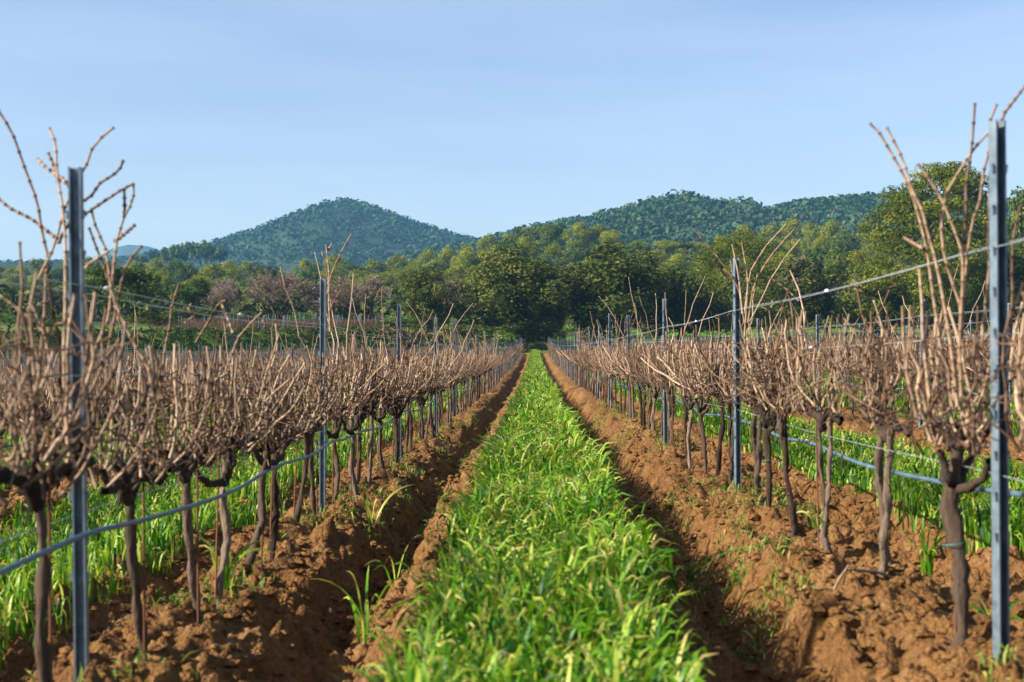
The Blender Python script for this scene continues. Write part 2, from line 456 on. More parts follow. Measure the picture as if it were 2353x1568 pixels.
# ------------------------------------------------------------------ leaves and tree crowns
def leaf_cards(P, N, size, asp=0.7, tint=None, r=rng):
    """small leaf faces at P facing roughly N; each is a bent pair of quads"""
    n = len(P)
    N = N / (np.linalg.norm(N, axis=1, keepdims=True) + 1e-9)
    t = r.normal(size=(n, 3)); t -= N * np.sum(t * N, 1, keepdims=True); t /= np.linalg.norm(t, axis=1, keepdims=True) + 1e-9
    b = np.cross(N, t)
    s = np.broadcast_to(np.asarray(size, float), (n,))[:, None]
    v0 = P - t * s * .5; v1 = P + b * s * asp * .5 + N * s * .12; v2 = P + t * s * .5; v3 = P - b * s * asp * .5 + N * s * .12
    V = np.stack([v0, v3, v2, v1], 1).reshape(-1, 3)
    Q = np.arange(n * 4).reshape(n, 4)
    tn = r.random(n) if tint is None else tint
    return V, Q, np.repeat(tn, 4)

def crown(lobes, n_per_area, size, seed, up=0.25, rag=0.35, jit=0.8, asp=0.7):
    jit = jit * .55
    r = np.random.default_rng(seed)
    Ps, Ns, Ts, Ss = [], [], [], []
    for c, rad in lobes:
        rad = np.asarray(rad, float)
        n = int(n_per_area * 4 * math.pi * (rad[0] * rad[1] * rad[2]) ** (2 / 3))
        d = r.normal(size=(n, 3)); d[:, 2] += up * np.abs(d[:, 2]); d /= np.linalg.norm(d, axis=1, keepdims=True)
        k = 1 - rag * r.random(n) ** 1.5 + 0.12 * r.normal(size=n) * rag
        Ps.append(np.asarray(c) + d * rad * k[:, None])
        Ns.append(d + jit * r.normal(size=(n, 3)) * 0.6)
        Ts.append(np.clip(0.5 + 0.16 * r.normal() + 0.17 * r.normal(size=n), 0.02, 0.98))
        Ss.append(size * (0.65 + 0.7 * r.random(n)))
    P, N, T, S = map(np.concatenate, (Ps, Ns, Ts, Ss))
    return leaf_cards(P, N, S, asp, T, r)

def limbs(base_r, h, tips, seed, sides=6, lean=0.0, fork=0.35):
    """trunk + one limb to each tip"""
    r = np.random.default_rng(seed)
    K = 7; P, Rr = [], []
    tr = np.linspace(0, 1, K)[:, None] * np.array([[lean, 0, h]]) + np.concatenate([np.zeros((1, 3)), r.normal(size=(K - 1, 3)) * [0.04 * h, 0.04 * h, 0]])
    tr[0, 2] = -0.4
    P.append(tr); Rr.append(np.linspace(base_r, base_r * .6, K) * np.array([1.35] + [1] * (K - 1)))
    for tp in tips:
        s = tr[r.integers(int(K * fork) + 1, K)]
        u = np.linspace(0, 1, K)[:, None]
        mid = (s + tp) / 2 + np.array([0, 0, 0.12 * np.linalg.norm(tp - s)]) + r.normal(size=3) * 0.08 * np.linalg.norm(tp - s)
        P.append((1 - u) ** 2 * s + 2 * u * (1 - u) * mid + u ** 2 * tp)
        Rr.append(np.linspace(base_r * .42, base_r * .06, K))
    return tubes(np.array(P), np.array(Rr), sides, r.random(len(P)) * .6)

def shell_lobes(center, rad, n, lr, seed, low=-0.5, flat=0.8, inner=0.55):
    r = np.random.default_rng(seed); L = []
    for _ in range(n):
        d = r.normal(size=3); d /= np.linalg.norm(d)
        if d[2] < low: d[2] = -d[2]
        k = inner + (0.95 - inner) * r.random()
        q = lr * (0.7 + 0.6 * r.random())
        L.append((np.asarray(center) + d * np.asarray(rad) * k, np.array([q, q, q * flat])))
    return L

TREES = {}
def tree_kind(key, variants): TREES[key] = variants

def build_variant(lobes, dens, size, seed, mat, trunk_r, trunk_h, up=.25, rag=.35, jit=.8, asp=.7, nl=12, lean=0., fork=.35):
    V, Q, T = crown(lobes, dens, size, seed, up, rag, jit, asp)
    cm = mk('crown', V, Q, attrs={'tint': T}, mat=M[mat])
    tips = [l[0] for l in lobes[::max(1, len(lobes) // nl)]]
    V2, Q2, T2 = limbs(trunk_r, trunk_h, tips, seed + 1, 6, lean, fork)
    tm = mk('trunk', V2, Q2, attrs={'tint': T2}, smooth=True, mat=M['tree_bark'])
    hx = np.percentile(np.abs(V[:, 0]), 98)
    return dict(crown=cm, trunk=tm, h=np.percentile(V[:, 2], 99.5), w=2 * hx)

# holm oaks: wide uneven crowns, about 10 m
tree_kind('oak', [build_variant(shell_lobes((0, 0, 5.1), (4.7, 4.5, 4.5), 120, .95, 100 + i, -0.95, .85, .3), 9.5, 0.30, 200 + i, 'oak', 0.30, 4.6, .2, .5, 1.0, .7, 14) for i in range(3)])
# Aleppo pines: light, tufty, upright
def pine_lobes(seed, h=9., w=2.7, n=34):
    r = np.random.default_rng(seed); L = []
    for i in range(n):
        t = (i + r.random()) / n
        z = h * (0.22 + 0.74 * t)
        env = w * np.interp(t, [0, .2, .55, .85, 1], [.75, 1.0, .92, .55, .15])
        a = r.random() * 6.28; k = env * math.sqrt(r.random())
        q = (0.62 + 0.5 * r.random()) * w / 2.7
        L.append((np.array([math.cos(a) * k, math.sin(a) * k, z]), np.array([q * 1.05, q * 1.05, q * 1.15])))
    return L
tree_kind('pine', [build_variant(pine_lobes(300 + i, 9, 2.3 + .35 * i), 11, 0.36, 310 + i, 'pine', 0.17, 6.5, .5, .5, 1.0, .45, 8) for i in range(4)])
tree_kind('dpine', [build_variant(shell_lobes((0, 0, 5.4), (3.3, 3.3, 3.2), 36, 1.1, 330 + i, -.6, .75, .4), 8.5, 0.40, 340 + i, 'dpine', 0.2, 4.6, .4, .45, 1.0, .5, 8) for i in range(3)])
# umbrella pines on the skyline
tree_kind('umbrella', [build_variant(shell_lobes((0, 0, 7.2), (3.2, 3.2, 1.5), 24, 0.95, 350 + i, -.2, .6, .4), 6, 0.5, 360 + i, 'dpine', 0.2, 6.0, .4, .4, 1.0, .6, 6) for i in range(2)])
# the great pine at the right: billowing tiers
def big_pine(seed, h, w, n, skew=0.0):
    r = np.random.default_rng(seed); L = []
    for i in range(n):
        t = (i + r.random()) / n
        z = h * (0.12 + 0.83 * t)
        env = w * np.interp(t, [0, .15, .4, .62, .8, .93, 1], [.78, 1.0, .98, .88, .74, .52, .25])
        a = r.random() * 6.28; k = env * (0.35 + .65 * math.sqrt(r.random()))
        q = 0.8 + 0.7 * r.random()
        L.append((np.array([math.cos(a) * k + skew * (t - .45) * w, math.sin(a) * k, z]), np.array([q * 1.2, q * 1.2, q * .8])))
    return L
tree_kind('great', [build_variant(big_pine(371, 17.5, 7.2, 175, .55), 10.5, 0.34, 372, 'gpine', 0.42, 13, .7, .4, .8, .45, 22)])
tree_kind('roundpine', [build_variant(big_pine(381, 10.5, 4.8, 70), 11.5, 0.30, 382, 'gpine', 0.30, 7, .5, .4, .9, .45, 12)])
# shrubs
tree_kind('bush', [build_variant(shell_lobes((0, 0, 1.5), (1.9, 1.9, 1.3), 18, 0.62, 390 + i, -.3, .8, .4), 16, 0.24, 395 + i, 'bush', 0.07, 1.2, .3, .5, 1.0, .6, 6) for i in range(2)])
tree_kind('darkbush', [build_variant(shell_lobes((0, 0, 1.9), (2.3, 2.3, 1.7), 20, 0.75, 400 + i, -.3, .8, .4), 13, 0.28, 405 + i, 'oak', 0.08, 1.4, .3, .5, 1.0, .6, 6) for i in range(2)])

# leafless trees: forking limbs and a haze of twigs
def bare_variant(seed, h=8., w=4.5, leaves=250):
    r = np.random.default_rng(seed)
    segs = []
    def grow(p, d, ln, rad, lev):
        q = p + d * ln
        mid = (p + q) / 2 + r.normal(size=3) * ln * .07
        segs.append((p, mid, q, rad, rad * .6))
        if lev == 0: return
        for _ in range([0, 5, 5, 4, 4][lev]):
            nd = d + r.normal(size=3) * .5; nd[2] += .22; nd /= np.linalg.norm(nd)
            st = p + (q - p) * (0.45 + .55 * r.random())
            grow(st, nd, ln * (0.62 + .2 * r.random()), rad * .55, lev - 1)
    for k in range(3):
        d = np.array([r.normal() * .5, r.normal() * .5, 1.0]); d /= np.linalg.norm(d)
        grow(np.array([0, 0, -.2]) if k == 0 else np.array([r.normal() * .2, r.normal() * .2, .6]), d, h * .36, .16, 4)
    P = np.array([[s[0], s[1], s[2]] for s in segs]); Rr = np.array([[s[3], (s[3] + s[4]) / 2, s[4]] for s in segs]); Rr = np.maximum(Rr, 0.02)
    P[:, :, :2] *= w / (2 * np.percentile(np.abs(P[:, 2, 0]), 97)); P[:, :, 2] *= h / np.percentile(P[:, 2, 2], 99)
    big = Rr[:, 0] > 0.06
    V, Q, T = tubes(P[big], Rr[big], 5, r.random(big.sum()) * .4)
    tm = mk('trunk', V, Q, attrs={'tint': T}, smooth=True, mat=M['tree_bark'])
    V, Q, T = tubes(P[~big], Rr[~big], 3, r.random((~big).sum()))
    cm = mk('crown', V, Q, attrs={'tint': T}, mat=M['bare'])
    tips = P[~big][:, 2]; tips = tips[r.integers(0, len(tips), leaves)]
    V, Q, T = leaf_cards(tips + r.normal(size=tips.shape) * .1, r.normal(size=tips.shape), .16, .8, r.random(leaves), r)
    lm = mk('withered_leaves', V, Q, attrs={'tint': T}, mat=M['rusty_leaf'])
    return dict(crown=cm, trunk=tm, leaves=lm, h=h, w=w)
tree_kind('bare', [bare_variant(420, 8, 8, 500), bare_variant(421, 8, 8.5, 250), bare_variant(422, 8, 7, 900)])

def plant_tree(name, key, var, px, py_top, d, wpx, label, group=None, rot=None, cat='tree', sink=0.0):
    v = TREES[key][var % len(TREES[key])]
    x = (px - VX) / F * d
    g = float(gz(x, d)) - sink
    top = HC + (VY - py_top) / F * d
    s = (top - g) / v['h']; sw = wpx / F * d / v['w']
    e = ob(name, None, loc=(x, d, g), rot=(0, 0, rng.random() * 6.28 if rot is None else rot), label=label, cat=cat, group=group)
    e.empty_display_size = 0.5
    e.scale = (sw, sw, s)
    ob('trunk', v['trunk'], e); ob('crown', v['crown'], e)
    if 'leaves' in v: ob('withered_leaves', v['leaves'], e, kind='stuff')
    return e

# big trees behind the field
plant_tree('holm_oak', 'oak', 0, 1180, 578, 148, 238, 'broad olive green oak left of where the grass strip ends', rot=.3)
plant_tree('holm_oak', 'oak', 1, 1425, 566, 150, 300, 'largest dark spreading oak right of where the grass strip ends', rot=1.2)
plant_tree('holm_oak', 'oak', 2, 978, 622, 146, 140, 'smaller rounded dark oak behind the posts left of the strip', rot=2.)
plant_tree('holm_oak', 'oak', 2, 1258, 668, 146, 105, 'dark young oak at the very end of the grass strip', rot=4.)
plant_tree('holm_oak', 'oak', 0, 1560, 640, 156, 190, 'dark oak in shade between the largest oak and round pine', rot=5.)
plant_tree('holm_oak', 'oak', 1, 1850, 600, 172, 210, 'olive oak between the round pine and the tallest pine', rot=3.3)
plant_tree('holm_oak', 'oak', 2, 1330, 610, 165, 150, 'oak crown filling the gap between the two broad oaks', rot=.9)
plant_tree('great_pine', 'great', 0, 2125, 382, 160, 330, 'tallest billowing pine towering at the right behind tall vine shoots', rot=0)
plant_tree('round_pine', 'roundpine', 0, 1695, 537, 158, 215, 'rounded light green pine behind the second right post', rot=.2)
plant_tree('dark_pine', 'dpine', 0, 275, 612, 128, 175, 'dark pine standing behind the nearest left post', rot=1.)
plant_tree('dark_pine', 'dpine', 1, 452, 643, 165, 110, 'bright green flat tiered pine left of the bare purple tree', rot=2.)
plant_tree('dark_pine', 'dpine', 2, 2310, 560, 170, 190, 'dark tree right of the tallest pine behind the nearest post', rot=2.5)
plant_tree('dark_pine', 'dpine', 0, 2370, 440, 240, 130, 'light topped pine cut by the right edge of the picture', rot=.5)
plant_tree('holm_oak', 'oak', 1, 2230, 610, 158, 150, 'dark leafy tree under the right side of the tallest pine', rot=.1)
plant_tree('holm_oak', 'oak', 0, 2020, 640, 162, 170, 'dark leafy tree under the left side of the tallest pine', rot=2.1)
plant_tree('bare_tree', 'bare', 0, 640, 626, 158, 220, 'largest bare purplish tree behind the left terrace')
plant_tree('bare_tree', 'bare', 1, 850, 634, 156, 210, 'bare branching tree left of the smaller rounded oak')
plant_tree('bare_tree', 'bare', 1, 525, 640, 160, 120, 'pale bare tree between flat tiered pine and largest bare tree')
plant_tree('bare_tree', 'bare', 0, 1050, 640, 160, 110, 'grey bare tree between the smaller oak and the broad olive oak')
plant_tree('bare_tree', 'bare', 2, 1850, 592, 200, 150, 'bare tree with rusty withered leaves beside the tallest pine')
plant_tree('bare_tree', 'bare', 2, 1790, 625, 190, 100, 'small rusty leaved bare tree next to the round pine')
plant_tree('bare_tree', 'bare', 1, 110, 660, 165, 150, 'bare greyish tree between the left edge and nearest left post')
plant_tree('bare_tree', 'bare', 0, 750, 655, 159, 140, 'low bare tree just left of the second left post')
for i, (px, py, d, w, k, lb) in enumerate([
        (20, 720, 112, 150, 'bush', 'bright green bush at the left edge beyond the vines'),
        (120, 735, 116, 120, 'darkbush', 'dark bush behind the shoots at the left edge'),
        (345, 715, 125, 110, 'darkbush', 'dark green bush at the foot of the flat tiered pine'),
        (430, 706, 150, 110, 'darkbush', 'dark rounded bush under the flat tiered pine'),
        (560, 715, 150, 70, 'darkbush', 'small dark bush at the left of the largest bare tree'),
        (700, 720, 150, 90, 'bush', 'green bush on the terrace below the largest bare tree'),
        (905, 725, 140, 90, 'bush', 'lime green bush below the left side of the smaller oak'),
        (1075, 745, 142, 130, 'darkbush', 'low dark bush between the smaller oak and the broad oak'),
        (1140, 752, 141, 100, 'bush', 'feathery green bush at the foot of the broad olive oak'),
        (1210, 735, 144, 120, 'darkbush', 'shaded bush filling the foot of the dark young oak'),
        (1365, 772, 150, 60, 'bush', 'small green bush between the trunks of the right oaks'),
        (1480, 752, 160, 90, 'bush', 'green ivy clad bush under the largest dark oak'),
        (1600, 735, 165, 120, 'darkbush', 'dark bush under the left side of the round pine'),
        (1760, 730, 168, 120, 'darkbush', 'dark bush under the right side of the round pine'),
        (1900, 715, 172, 130, 'bush', 'green bush in front of the oak beside the tallest pine'),
        (2040, 700, 164, 110, 'bush', 'lime green bush at the foot of the tallest pine'),
        (2180, 720, 166, 160, 'darkbush', 'dark bush below the right side of the tallest pine'),
        (2330, 715, 170, 150, 'darkbush', 'dark bush at the right edge behind the vines'),
        ]):
    plant_tree('bush', k, i, px, py, d, w, lb, 'bushes at the field edge', cat='bush')

ORD = ['zeroth', 'first', 'second', 'third', 'fourth', 'fifth', 'sixth', 'seventh', 'eighth', 'ninth', 'tenth', 'eleventh', 'twelfth', 'thirteenth', 'fourteenth', 'fifteenth', 'sixteenth', 'seventeenth', 'eighteenth', 'nineteenth', 'twentieth',
       'twenty-first', 'twenty-second', 'twenty-third', 'twenty-fourth', 'twenty-fifth', 'twenty-sixth', 'twenty-seventh', 'twenty-eighth', 'twenty-ninth', 'thirtieth', 'thirty-first']
def line_of(poly, n, d, kinds, wpx, side, line, dj=18):
    p = np.array(poly, float); xs = np.linspace(p[0, 0], p[-1, 0], n)
    for i, px in enumerate(xs):
        k = kinds[rng.integers(len(kinds))]
        px2 = px + rng.normal() * (xs[1] - xs[0]) * .2
        py = np.interp(px2, p[:, 0], p[:, 1]) + rng.normal() * 7
        nm = {'pine': 'pine_tree', 'dpine': 'dark_pine', 'oak': 'holm_oak', 'bare': 'bare_tree'}[k]
        plant_tree(nm, k, int(rng.integers(4)), px2, py, d + rng.normal() * dj, wpx * (.8 + .45 * rng.random()),
                   '%s tree from the left in the %s line of the %s wood' % (ORD[i + 1], line, side), '%s line of the %s wood' % (line, side))
# left wood: lower and darker; right wood: bright pines climbing the slope
line_of([(-40, 612), (250, 604), (500, 606), (800, 600), (960, 600)], 22, 420, ['dpine', 'dpine', 'pine', 'pine'], 62, 'left', 'back')
line_of([(-30, 632), (200, 622), (420, 606), (700, 622), (1000, 605)], 19, 340, ['dpine', 'pine', 'pine'], 72, 'left', 'middle')
line_of([(-20, 655), (200, 648), (350, 622), (500, 645), (700, 640), (960, 628)], 16, 265, ['dpine', 'pine', 'pine'], 82, 'left', 'front')
line_of([(985, 585), (1100, 545), (1200, 520), (1290, 508), (1380, 520), (1470, 555), (1600, 560), (1700, 520), (1840, 505), (1990, 530), (2200, 520), (2380, 500)], 30, 430, ['pine', 'pine', 'pine', 'dpine'], 62, 'right', 'back')
line_of([(1000, 600), (1100, 575), (1230, 545), (1400, 570), (1560, 580), (1720, 550), (1900, 545), (2100, 570), (2380, 560)], 26, 350, ['pine', 'pine', 'pine', 'dpine'], 70, 'right', 'middle')
line_of([(980, 640), (1120, 600), (1300, 592), (1500, 600), (1650, 600), (1900, 575), (2100, 600), (2380, 590)], 20, 270, ['pine', 'pine', 'pine', 'dpine'], 80, 'right', 'front')
for i, (px, py) in enumerate([(352, 574), (378, 568), (400, 562), (418, 560), (437, 556), (462, 553), (476, 556), (320, 582), (505, 566)]):
    plant_tree('umbrella_pine', 'umbrella', i, px, py, 740, 30 + 8 * (i % 3), '%s umbrella pine from the left on the skyline left of the cone hill' % ORD[sorted([352, 378, 400, 418, 437, 462, 476, 320, 505]).index(px) + 1], 'umbrella pines on the skyline', sink=0)

# ------------------------------------------------------------------ woods that read as one mass
def wood_mass(name, label, xs, ys, Zh, n, size, per, seed, D, mat, frac=(0., 1.), tree_h=5.0):
    r = np.random.default_rng(seed)
    ny, nx = Zh.shape
    px = r.random(n) * (nx - 1.01); py = (frac[0] + (frac[1] - frac[0]) * r.random(n)) * (ny - 1.01)
    i0 = px.astype(int); j0 = py.astype(int); fx = px - i0; fy = py - j0
    z = (Zh[j0, i0] * (1 - fx) + Zh[j0, i0 + 1] * fx) * (1 - fy) + (Zh[j0 + 1, i0] * (1 - fx) + Zh[j0 + 1, i0 + 1] * fx) * fy
    x = np.interp(px, np.arange(nx), xs); y = np.interp(py, np.arange(ny), ys)
    s = size * (0.5 + 0.9 * r.random(n) ** 1.6)
    tt = np.clip(.38 + .15 * r.normal(size=n) + .3 * (vnoise(x / 35, y / 35, 95) - .5), .02, .95); tt[r.random(n) < .03] = 1.0
    d = r.normal(size=(n, per, 3)); d[..., 2] = np.abs(d[..., 2]) * 1.1 - .35; d /= np.linalg.norm(d, axis=2, keepdims=True)
    P = np.stack([x, y, z + s * .55], -1)[:, None, :] + d * s[:, None, None] * (0.8 + .3 * r.random((n, per, 1))) * [.62, .62, .62]
    N = d + r.normal(size=d.shape) * .35
    V, Q, T = leaf_cards(P.reshape(-1, 3), N.reshape(-1, 3), (np.repeat(s, per) * (.42 + .25 * r.random(n * per))), .85, np.clip(np.repeat(tt, per) + .1 * r.normal(size=n * per), 0, 1), r)
    ob(name, mk(name, V, Q, attrs={'tint': T}, mat=M[mat]), label=label, cat='wood', kind='stuff')
wood_mass('hill_wood', 'blue green wood covering the cone shaped hill', *cone, 11000, 5.4, 9, 501, 1600, 'hillwood', (0.1, .56))
wood_mass('hill_wood', 'blue green wood covering the long right ridge', *ridge, 11000, 4.4, 9, 502, 1000, 'hillwood', (0.12, .58))
# undergrowth between the trees of the lower woods
r = np.random.default_rng(503)
n = 4200
yy = 152 + 350 * r.random(n) ** 1.3; xx = (r.random(n) * 2 - 1) * (0.40 * yy) - .02 * yy
ok = ~((yy < 215) & (xx > 1)); ok &= ~((yy < 162) & (xx < -12)); xx, yy = xx[ok], yy[ok]; n = len(xx)
per = 17; s = 1.2 + 2.2 * r.random(n)
d = r.normal(size=(n, per, 3)); d[..., 2] = np.abs(d[..., 2]) - .2; d /= np.linalg.norm(d, axis=2, keepdims=True)
P = np.stack([xx, yy, base_z(xx, yy) + s * .4], -1)[:, None] + d * s[:, None, None] * .8
V, Q, T = leaf_cards(P.reshape(-1, 3), (d + r.normal(size=d.shape) * .5).reshape(-1, 3), np.repeat(s, per) * .42, .7, np.clip(np.repeat(.45 + .2 * r.normal(size=n), per) + .12 * r.normal(size=n * per), 0, 1), r)
ob('undergrowth', mk('undergrowth', V, Q, attrs={'tint': T}, mat=M['scrub']), label='scrubby undergrowth between the trees of the lower woods', cat='undergrowth', kind='stuff')
# low rough growth on the embankment
r = np.random.default_rng(504)
n = 5200; xx = -48 + 47 * r.random(n); off = -1 + 7.5 * r.random(n); yy = y_step(xx) + off
s = (0.10 + .22 * r.random(n)) * np.where(xx > -14, 1.6, 1)
P = np.stack([xx, yy, base_z(xx, yy) + s * .3], -1)
P = np.repeat(P, 5, 0) + r.normal(size=(n * 5, 3)) * np.repeat(s, 5)[:, None] * .5
V, Q, T = leaf_cards(P, r.normal(size=P.shape) + [0, -.5, .6], np.repeat(s, 5) * 1.1, .6, np.clip(np.repeat(np.where(xx > -14, .85, .35) + .25 * r.normal(size=n), 5), 0, 1), r)
ob('bank_growth', mk('bank_growth', V, Q, attrs={'tint': T}, mat=M['scrub']), label='rough green and brown growth on the embankment at left', cat='undergrowth', kind='stuff')

# ------------------------------------------------------------------ vines
def cane_paths(n, r, K=9, reach=.36, top=0.93, tj=.05):
    """pruned canes: rise from the cordon, bend outwards, then up to the flat cut"""
    y0 = (r.random(n) - .5) * 2 * reach
    x0 = r.normal(size=n) * .018
    z0 = 0.58 + .025 * r.normal(size=n)
    ht = top + tj * r.normal(size=n)
    odd = r.random(n)
    ht = np.where((odd > .16) & (odd < .28), ht + .03 + .16 * r.random(n) ** 2, ht)
    ht = np.where(odd < .16, z0 + .18 + .15 * r.random(n), ht)
    ox = r.normal(size=n) * .065; oy = r.normal(size=n) * .045
    lx = np.where(odd > .75, r.normal(size=n) * .17, r.normal(size=n) * .04); ly = np.where(odd > .72, r.normal(size=n) * .26, r.normal(size=n) * .06)
    u = np.linspace(0, 1, K)[None, :]
    bend = np.sin(np.clip(u * 1.5, 0, 1) * math.pi / 2)
    x = x0[:, None] + ox[:, None] * bend + lx[:, None] * u
    y = y0[:, None] + oy[:, None] * bend + ly[:, None] * u
    z = z0[:, None] + (ht - z0)[:, None] * (0.8 * u + .2 * u ** 2)
    P = np.stack([x, y, z], -1)
    P[:, 1:, :2] += r.normal(size=(n, K - 1, 2)) * .009
    rad = (0.0029 + .0024 * r.random(n))[:, None] * np.linspace(1.15, .85, K)[None, :]
    return P, rad

def nodes_up(P, rad, m=3):
    """straight pieces between swollen, slightly kinked joints"""
    n, K, _ = P.shape
    u = np.linspace(0, K - 1, (K - 1) * m + 1); i = np.minimum(u.astype(int), K - 2); f = (u - i)
    # rings sit close to each joint so that the swelling stays short
    f = np.where(f < .01, 0, np.where(f > .99, 1, np.where(f < .5, .12, .88))) if m == 3 else f
    Pu = P[:, i] * (1 - f)[None, :, None] + P[:, i + 1] * f[None, :, None]
    ru = rad[:, i] * (1 - f)[None] + rad[:, i + 1] * f[None]
    return Pu, ru * np.where(np.arange(len(u)) % m == 0, 1.55, .95)[None]

def cap(P, rad):
    """close the cut end of each cane"""
    e = P[:, -1:] + (P[:, -1:] - P[:, -2:-1]) * 0.004
    return np.concatenate([P, e], 1), np.concatenate([rad, rad[:, -1:] * .05], 1)

def twig_paths(n, r, K=6):
    s = np.stack([r.normal(size=n) * .06, (r.random(n) - .5) * .74, .61 + .29 * r.random(n)], -1)
    d = r.normal(size=(n, 3)) * [.6, 1, .45]; d /= np.linalg.norm(d, axis=1, keepdims=True)
    L = .08 + .2 * r.random(n) ** 2
    u = np.linspace(0, 1, K)
    P = s[:, None] + d[:, None] * (L[:, None] * u)[..., None]
    P[:, :, 2] -= (u ** 2)[None] * (.05 * r.random(n))[:, None]
    P[:, 1:] += r.normal(size=(n, K - 1, 3)) * .007
    return P, np.repeat((.0016 + .0012 * r.random(n))[:, None], K, 1)

def trunk_tubes(r, sides, K, thick=1.0, fork=False):
    def one(p0, p1, r0, r1, wob):
        P = np.linspace(p0, p1, K)
        nk = 5
        kk = r.normal(size=(nk, 2)) * wob * 1.9; kk[0] = 0; kk[-1] = 0
        P[:, :2] += np.stack([np.interp(np.linspace(0, nk - 1, K), np.arange(nk), kk[:, c]) for c in range(2)], -1)
        rr = np.linspace(r0, r1, K) * (1 + .13 * r.normal(size=K)); rr[0] *= 1.35; rr[1] *= 1.12; rr[-1] *= 1.25
        return P, rr
    top = np.array([r.normal() * .02, r.normal() * .05, .57])
    base = np.array([r.normal() * .02, r.normal() * .05, -.14])
    out = []
    if not fork:
        out.append(one(base, top, .0165 * thick, .0135 * thick, .008))
    else:
        f = base * .5 + top * .5; f[2] = .10 + .08 * r.random()
        out.append(one(base, f, .018 * thick, .016 * thick, .006))
        out.append(one(f, top + [0, .09, 0], .0125 * thick, .0105 * thick, .006))
        out.append(one(f, top + [0.01, -.09, 0], .012 * thick, .010 * thick, .006))
    P = np.array([o[0] for o in out]); rr = np.array([o[1] for o in out])
    V, Q, T = tubes(P, rr, sides, r.random(len(out)) * .5)
    if sides > 5:
        V = V + (np.stack([vnoise(V[:, 0] * 90 + V[:, 2] * 20, V[:, 1] * 90 + k * 17, 31 + k) for k in range(3)], -1) - .5) * .0125 * [1, 1, .3]
    return V, Q, T, top

def cordon_tubes(r, top, sides, K=9, goblet=False):
    P, rr = [], []
    if goblet:                               # arms fanning out of a head instead of a level cordon
        h = top - [0, 0, .12]
        for s in (-1, -.4, .4, 1):
            e = np.array([r.normal() * .05, s * .26 + r.normal() * .03, .59 + .04 * r.normal()])
            p = resample([h, h * .4 + e * .6 + [0, s * .03, -.03], e], K); p[1:] += r.normal(size=(K - 1, 3)) * .006
            P.append(p); rr.append(np.linspace(.014, .009, K) * (1 + .2 * np.abs(r.normal(size=K))))
    for s in (() if goblet else (-1, 1)):
        e = np.array([r.normal() * .015, s * (.34 + .05 * r.random()), .575 + .015 * r.normal()])
        p = resample([top - [0, 0, .06], top + [0, s * .06, .01], e], K); p[1:] += r.normal(size=(K - 1, 3)) * .008
        P.append(p); rr.append(np.linspace(.016, .010, K) * (1 + .25 * np.abs(r.normal(size=K))))
    for k in range(7):                       # spur stubs
        y = (r.random() - .5) * .66; b = np.array([r.normal() * .012, y, .575]); t = b + np.array([r.normal() * .025, r.normal() * .025, .035 + .03 * r.random()])
        P.append(resample([b, t], K)); rr.append(np.full(K, .009) * (1 + .2 * r.normal(size=K)))
    return tubes(np.array(P), np.array(rr), sides, r.random(len(P)) * .4)

NV = 9
HI, MID = [], []
for i in range(NV):
    r = np.random.default_rng(700 + i)
    V, Q, T, top = trunk_tubes(r, 12, 21, [1, 1.1, .9, 1.05, 1, 1.15, .95, 1, 1.05][i], i in (1, 5, 7))
    trunk = mk('trunk', V, Q, attrs={'tint': T}, smooth=True, mat=M['trunk'])
    V, Q, T = cordon_tubes(r, top, 7, 9, i in (1, 3, 6, 8))
    cordon = mk('cordon', V, Q, attrs={'tint': T}, smooth=True, mat=M['cordon'])
    P, rad = cane_paths(27, r, 7); P, rad = cap(*nodes_up(P, rad)); tn = r.random(27)
    canes = []
    for k in range(27):
        V, Q, T = tubes(P[k:k + 1], rad[k:k + 1], 6, tn[k], np.where(np.arange(P.shape[1]) % 3 == 0, -.4, .06))
        canes.append(mk('cane', V, Q, attrs={'tint': T}, smooth=True, mat=M['cane']))
    V, Q, T = tubes(P[:, ::2], rad[:, ::2], 4, tn)
    canes_all = mk('canes', V, Q, attrs={'tint': T}, smooth=True, mat=M['cane'])
    P2, r2 = twig_paths(80, r)
    V, Q, T = tubes(P2, r2, 4, .3 * r.random(80))
    twigs = mk('twigs', V, Q, attrs={'tint': T}, smooth=True, mat=M['cane'])
    # dark dried tangle on some vines
    c = np.array([[r.normal() * .03, (r.random() - .5) * .5, .60 + .1 * r.random()]])
    P3 = c[:, None] + np.cumsum(r.normal(size=(90, 6, 3)) * [.018, .02, .03], 1)
    V, Q, T = tubes(P3, .0022, 3, 0.0)
    tangle = mk('dry_tangle', V, Q, attrs={'tint': T}, mat=M['cordon'])
    st = tubes(resample([(.02, .045, -.1), (.02 + r.normal() * .008, .045 + r.normal() * .012, .66 + .1 * r.random())], 3)[None], .0042, 6, .5)
    stake = mk('training_stake', st[0], st[1], attrs={'tint': st[2]}, smooth=True, mat=M['rust'])
    HI.append(dict(trunk=trunk, cordon=cordon, canes=canes, canes_all=canes_all, twigs=twigs, tangle=tangle, stake=stake))
    # lighter version for the middle distance
    r = np.random.default_rng(740 + i)
    V, Q, T, top = trunk_tubes(r, 5, 7, 1.05, i % 2 == 1)
    V2, Q2, T2 = cordon_tubes(r, top, 4, 5)
    tk = mk('trunk', *merge([(V, Q, T), (V2, Q2, T2 * .3)])[:2], attrs={'tint': np.concatenate([T, T2 * .3])}, smooth=True, mat=M['trunk'])
    P, rad = cane_paths(30, r, 6); P2, r2 = twig_paths(44, r, 4)
    V, Q, T = merge([tubes(P, rad * 1.15, 4, r.random(30)), tubes(P2, r2 * 1.3, 3, .4 * r.random(44))])
    MID.append(dict(trunk=tk, canes=mk('canes', V, Q, attrs={'tint': T}, smooth=True, mat=M['cane']), stake=stake))

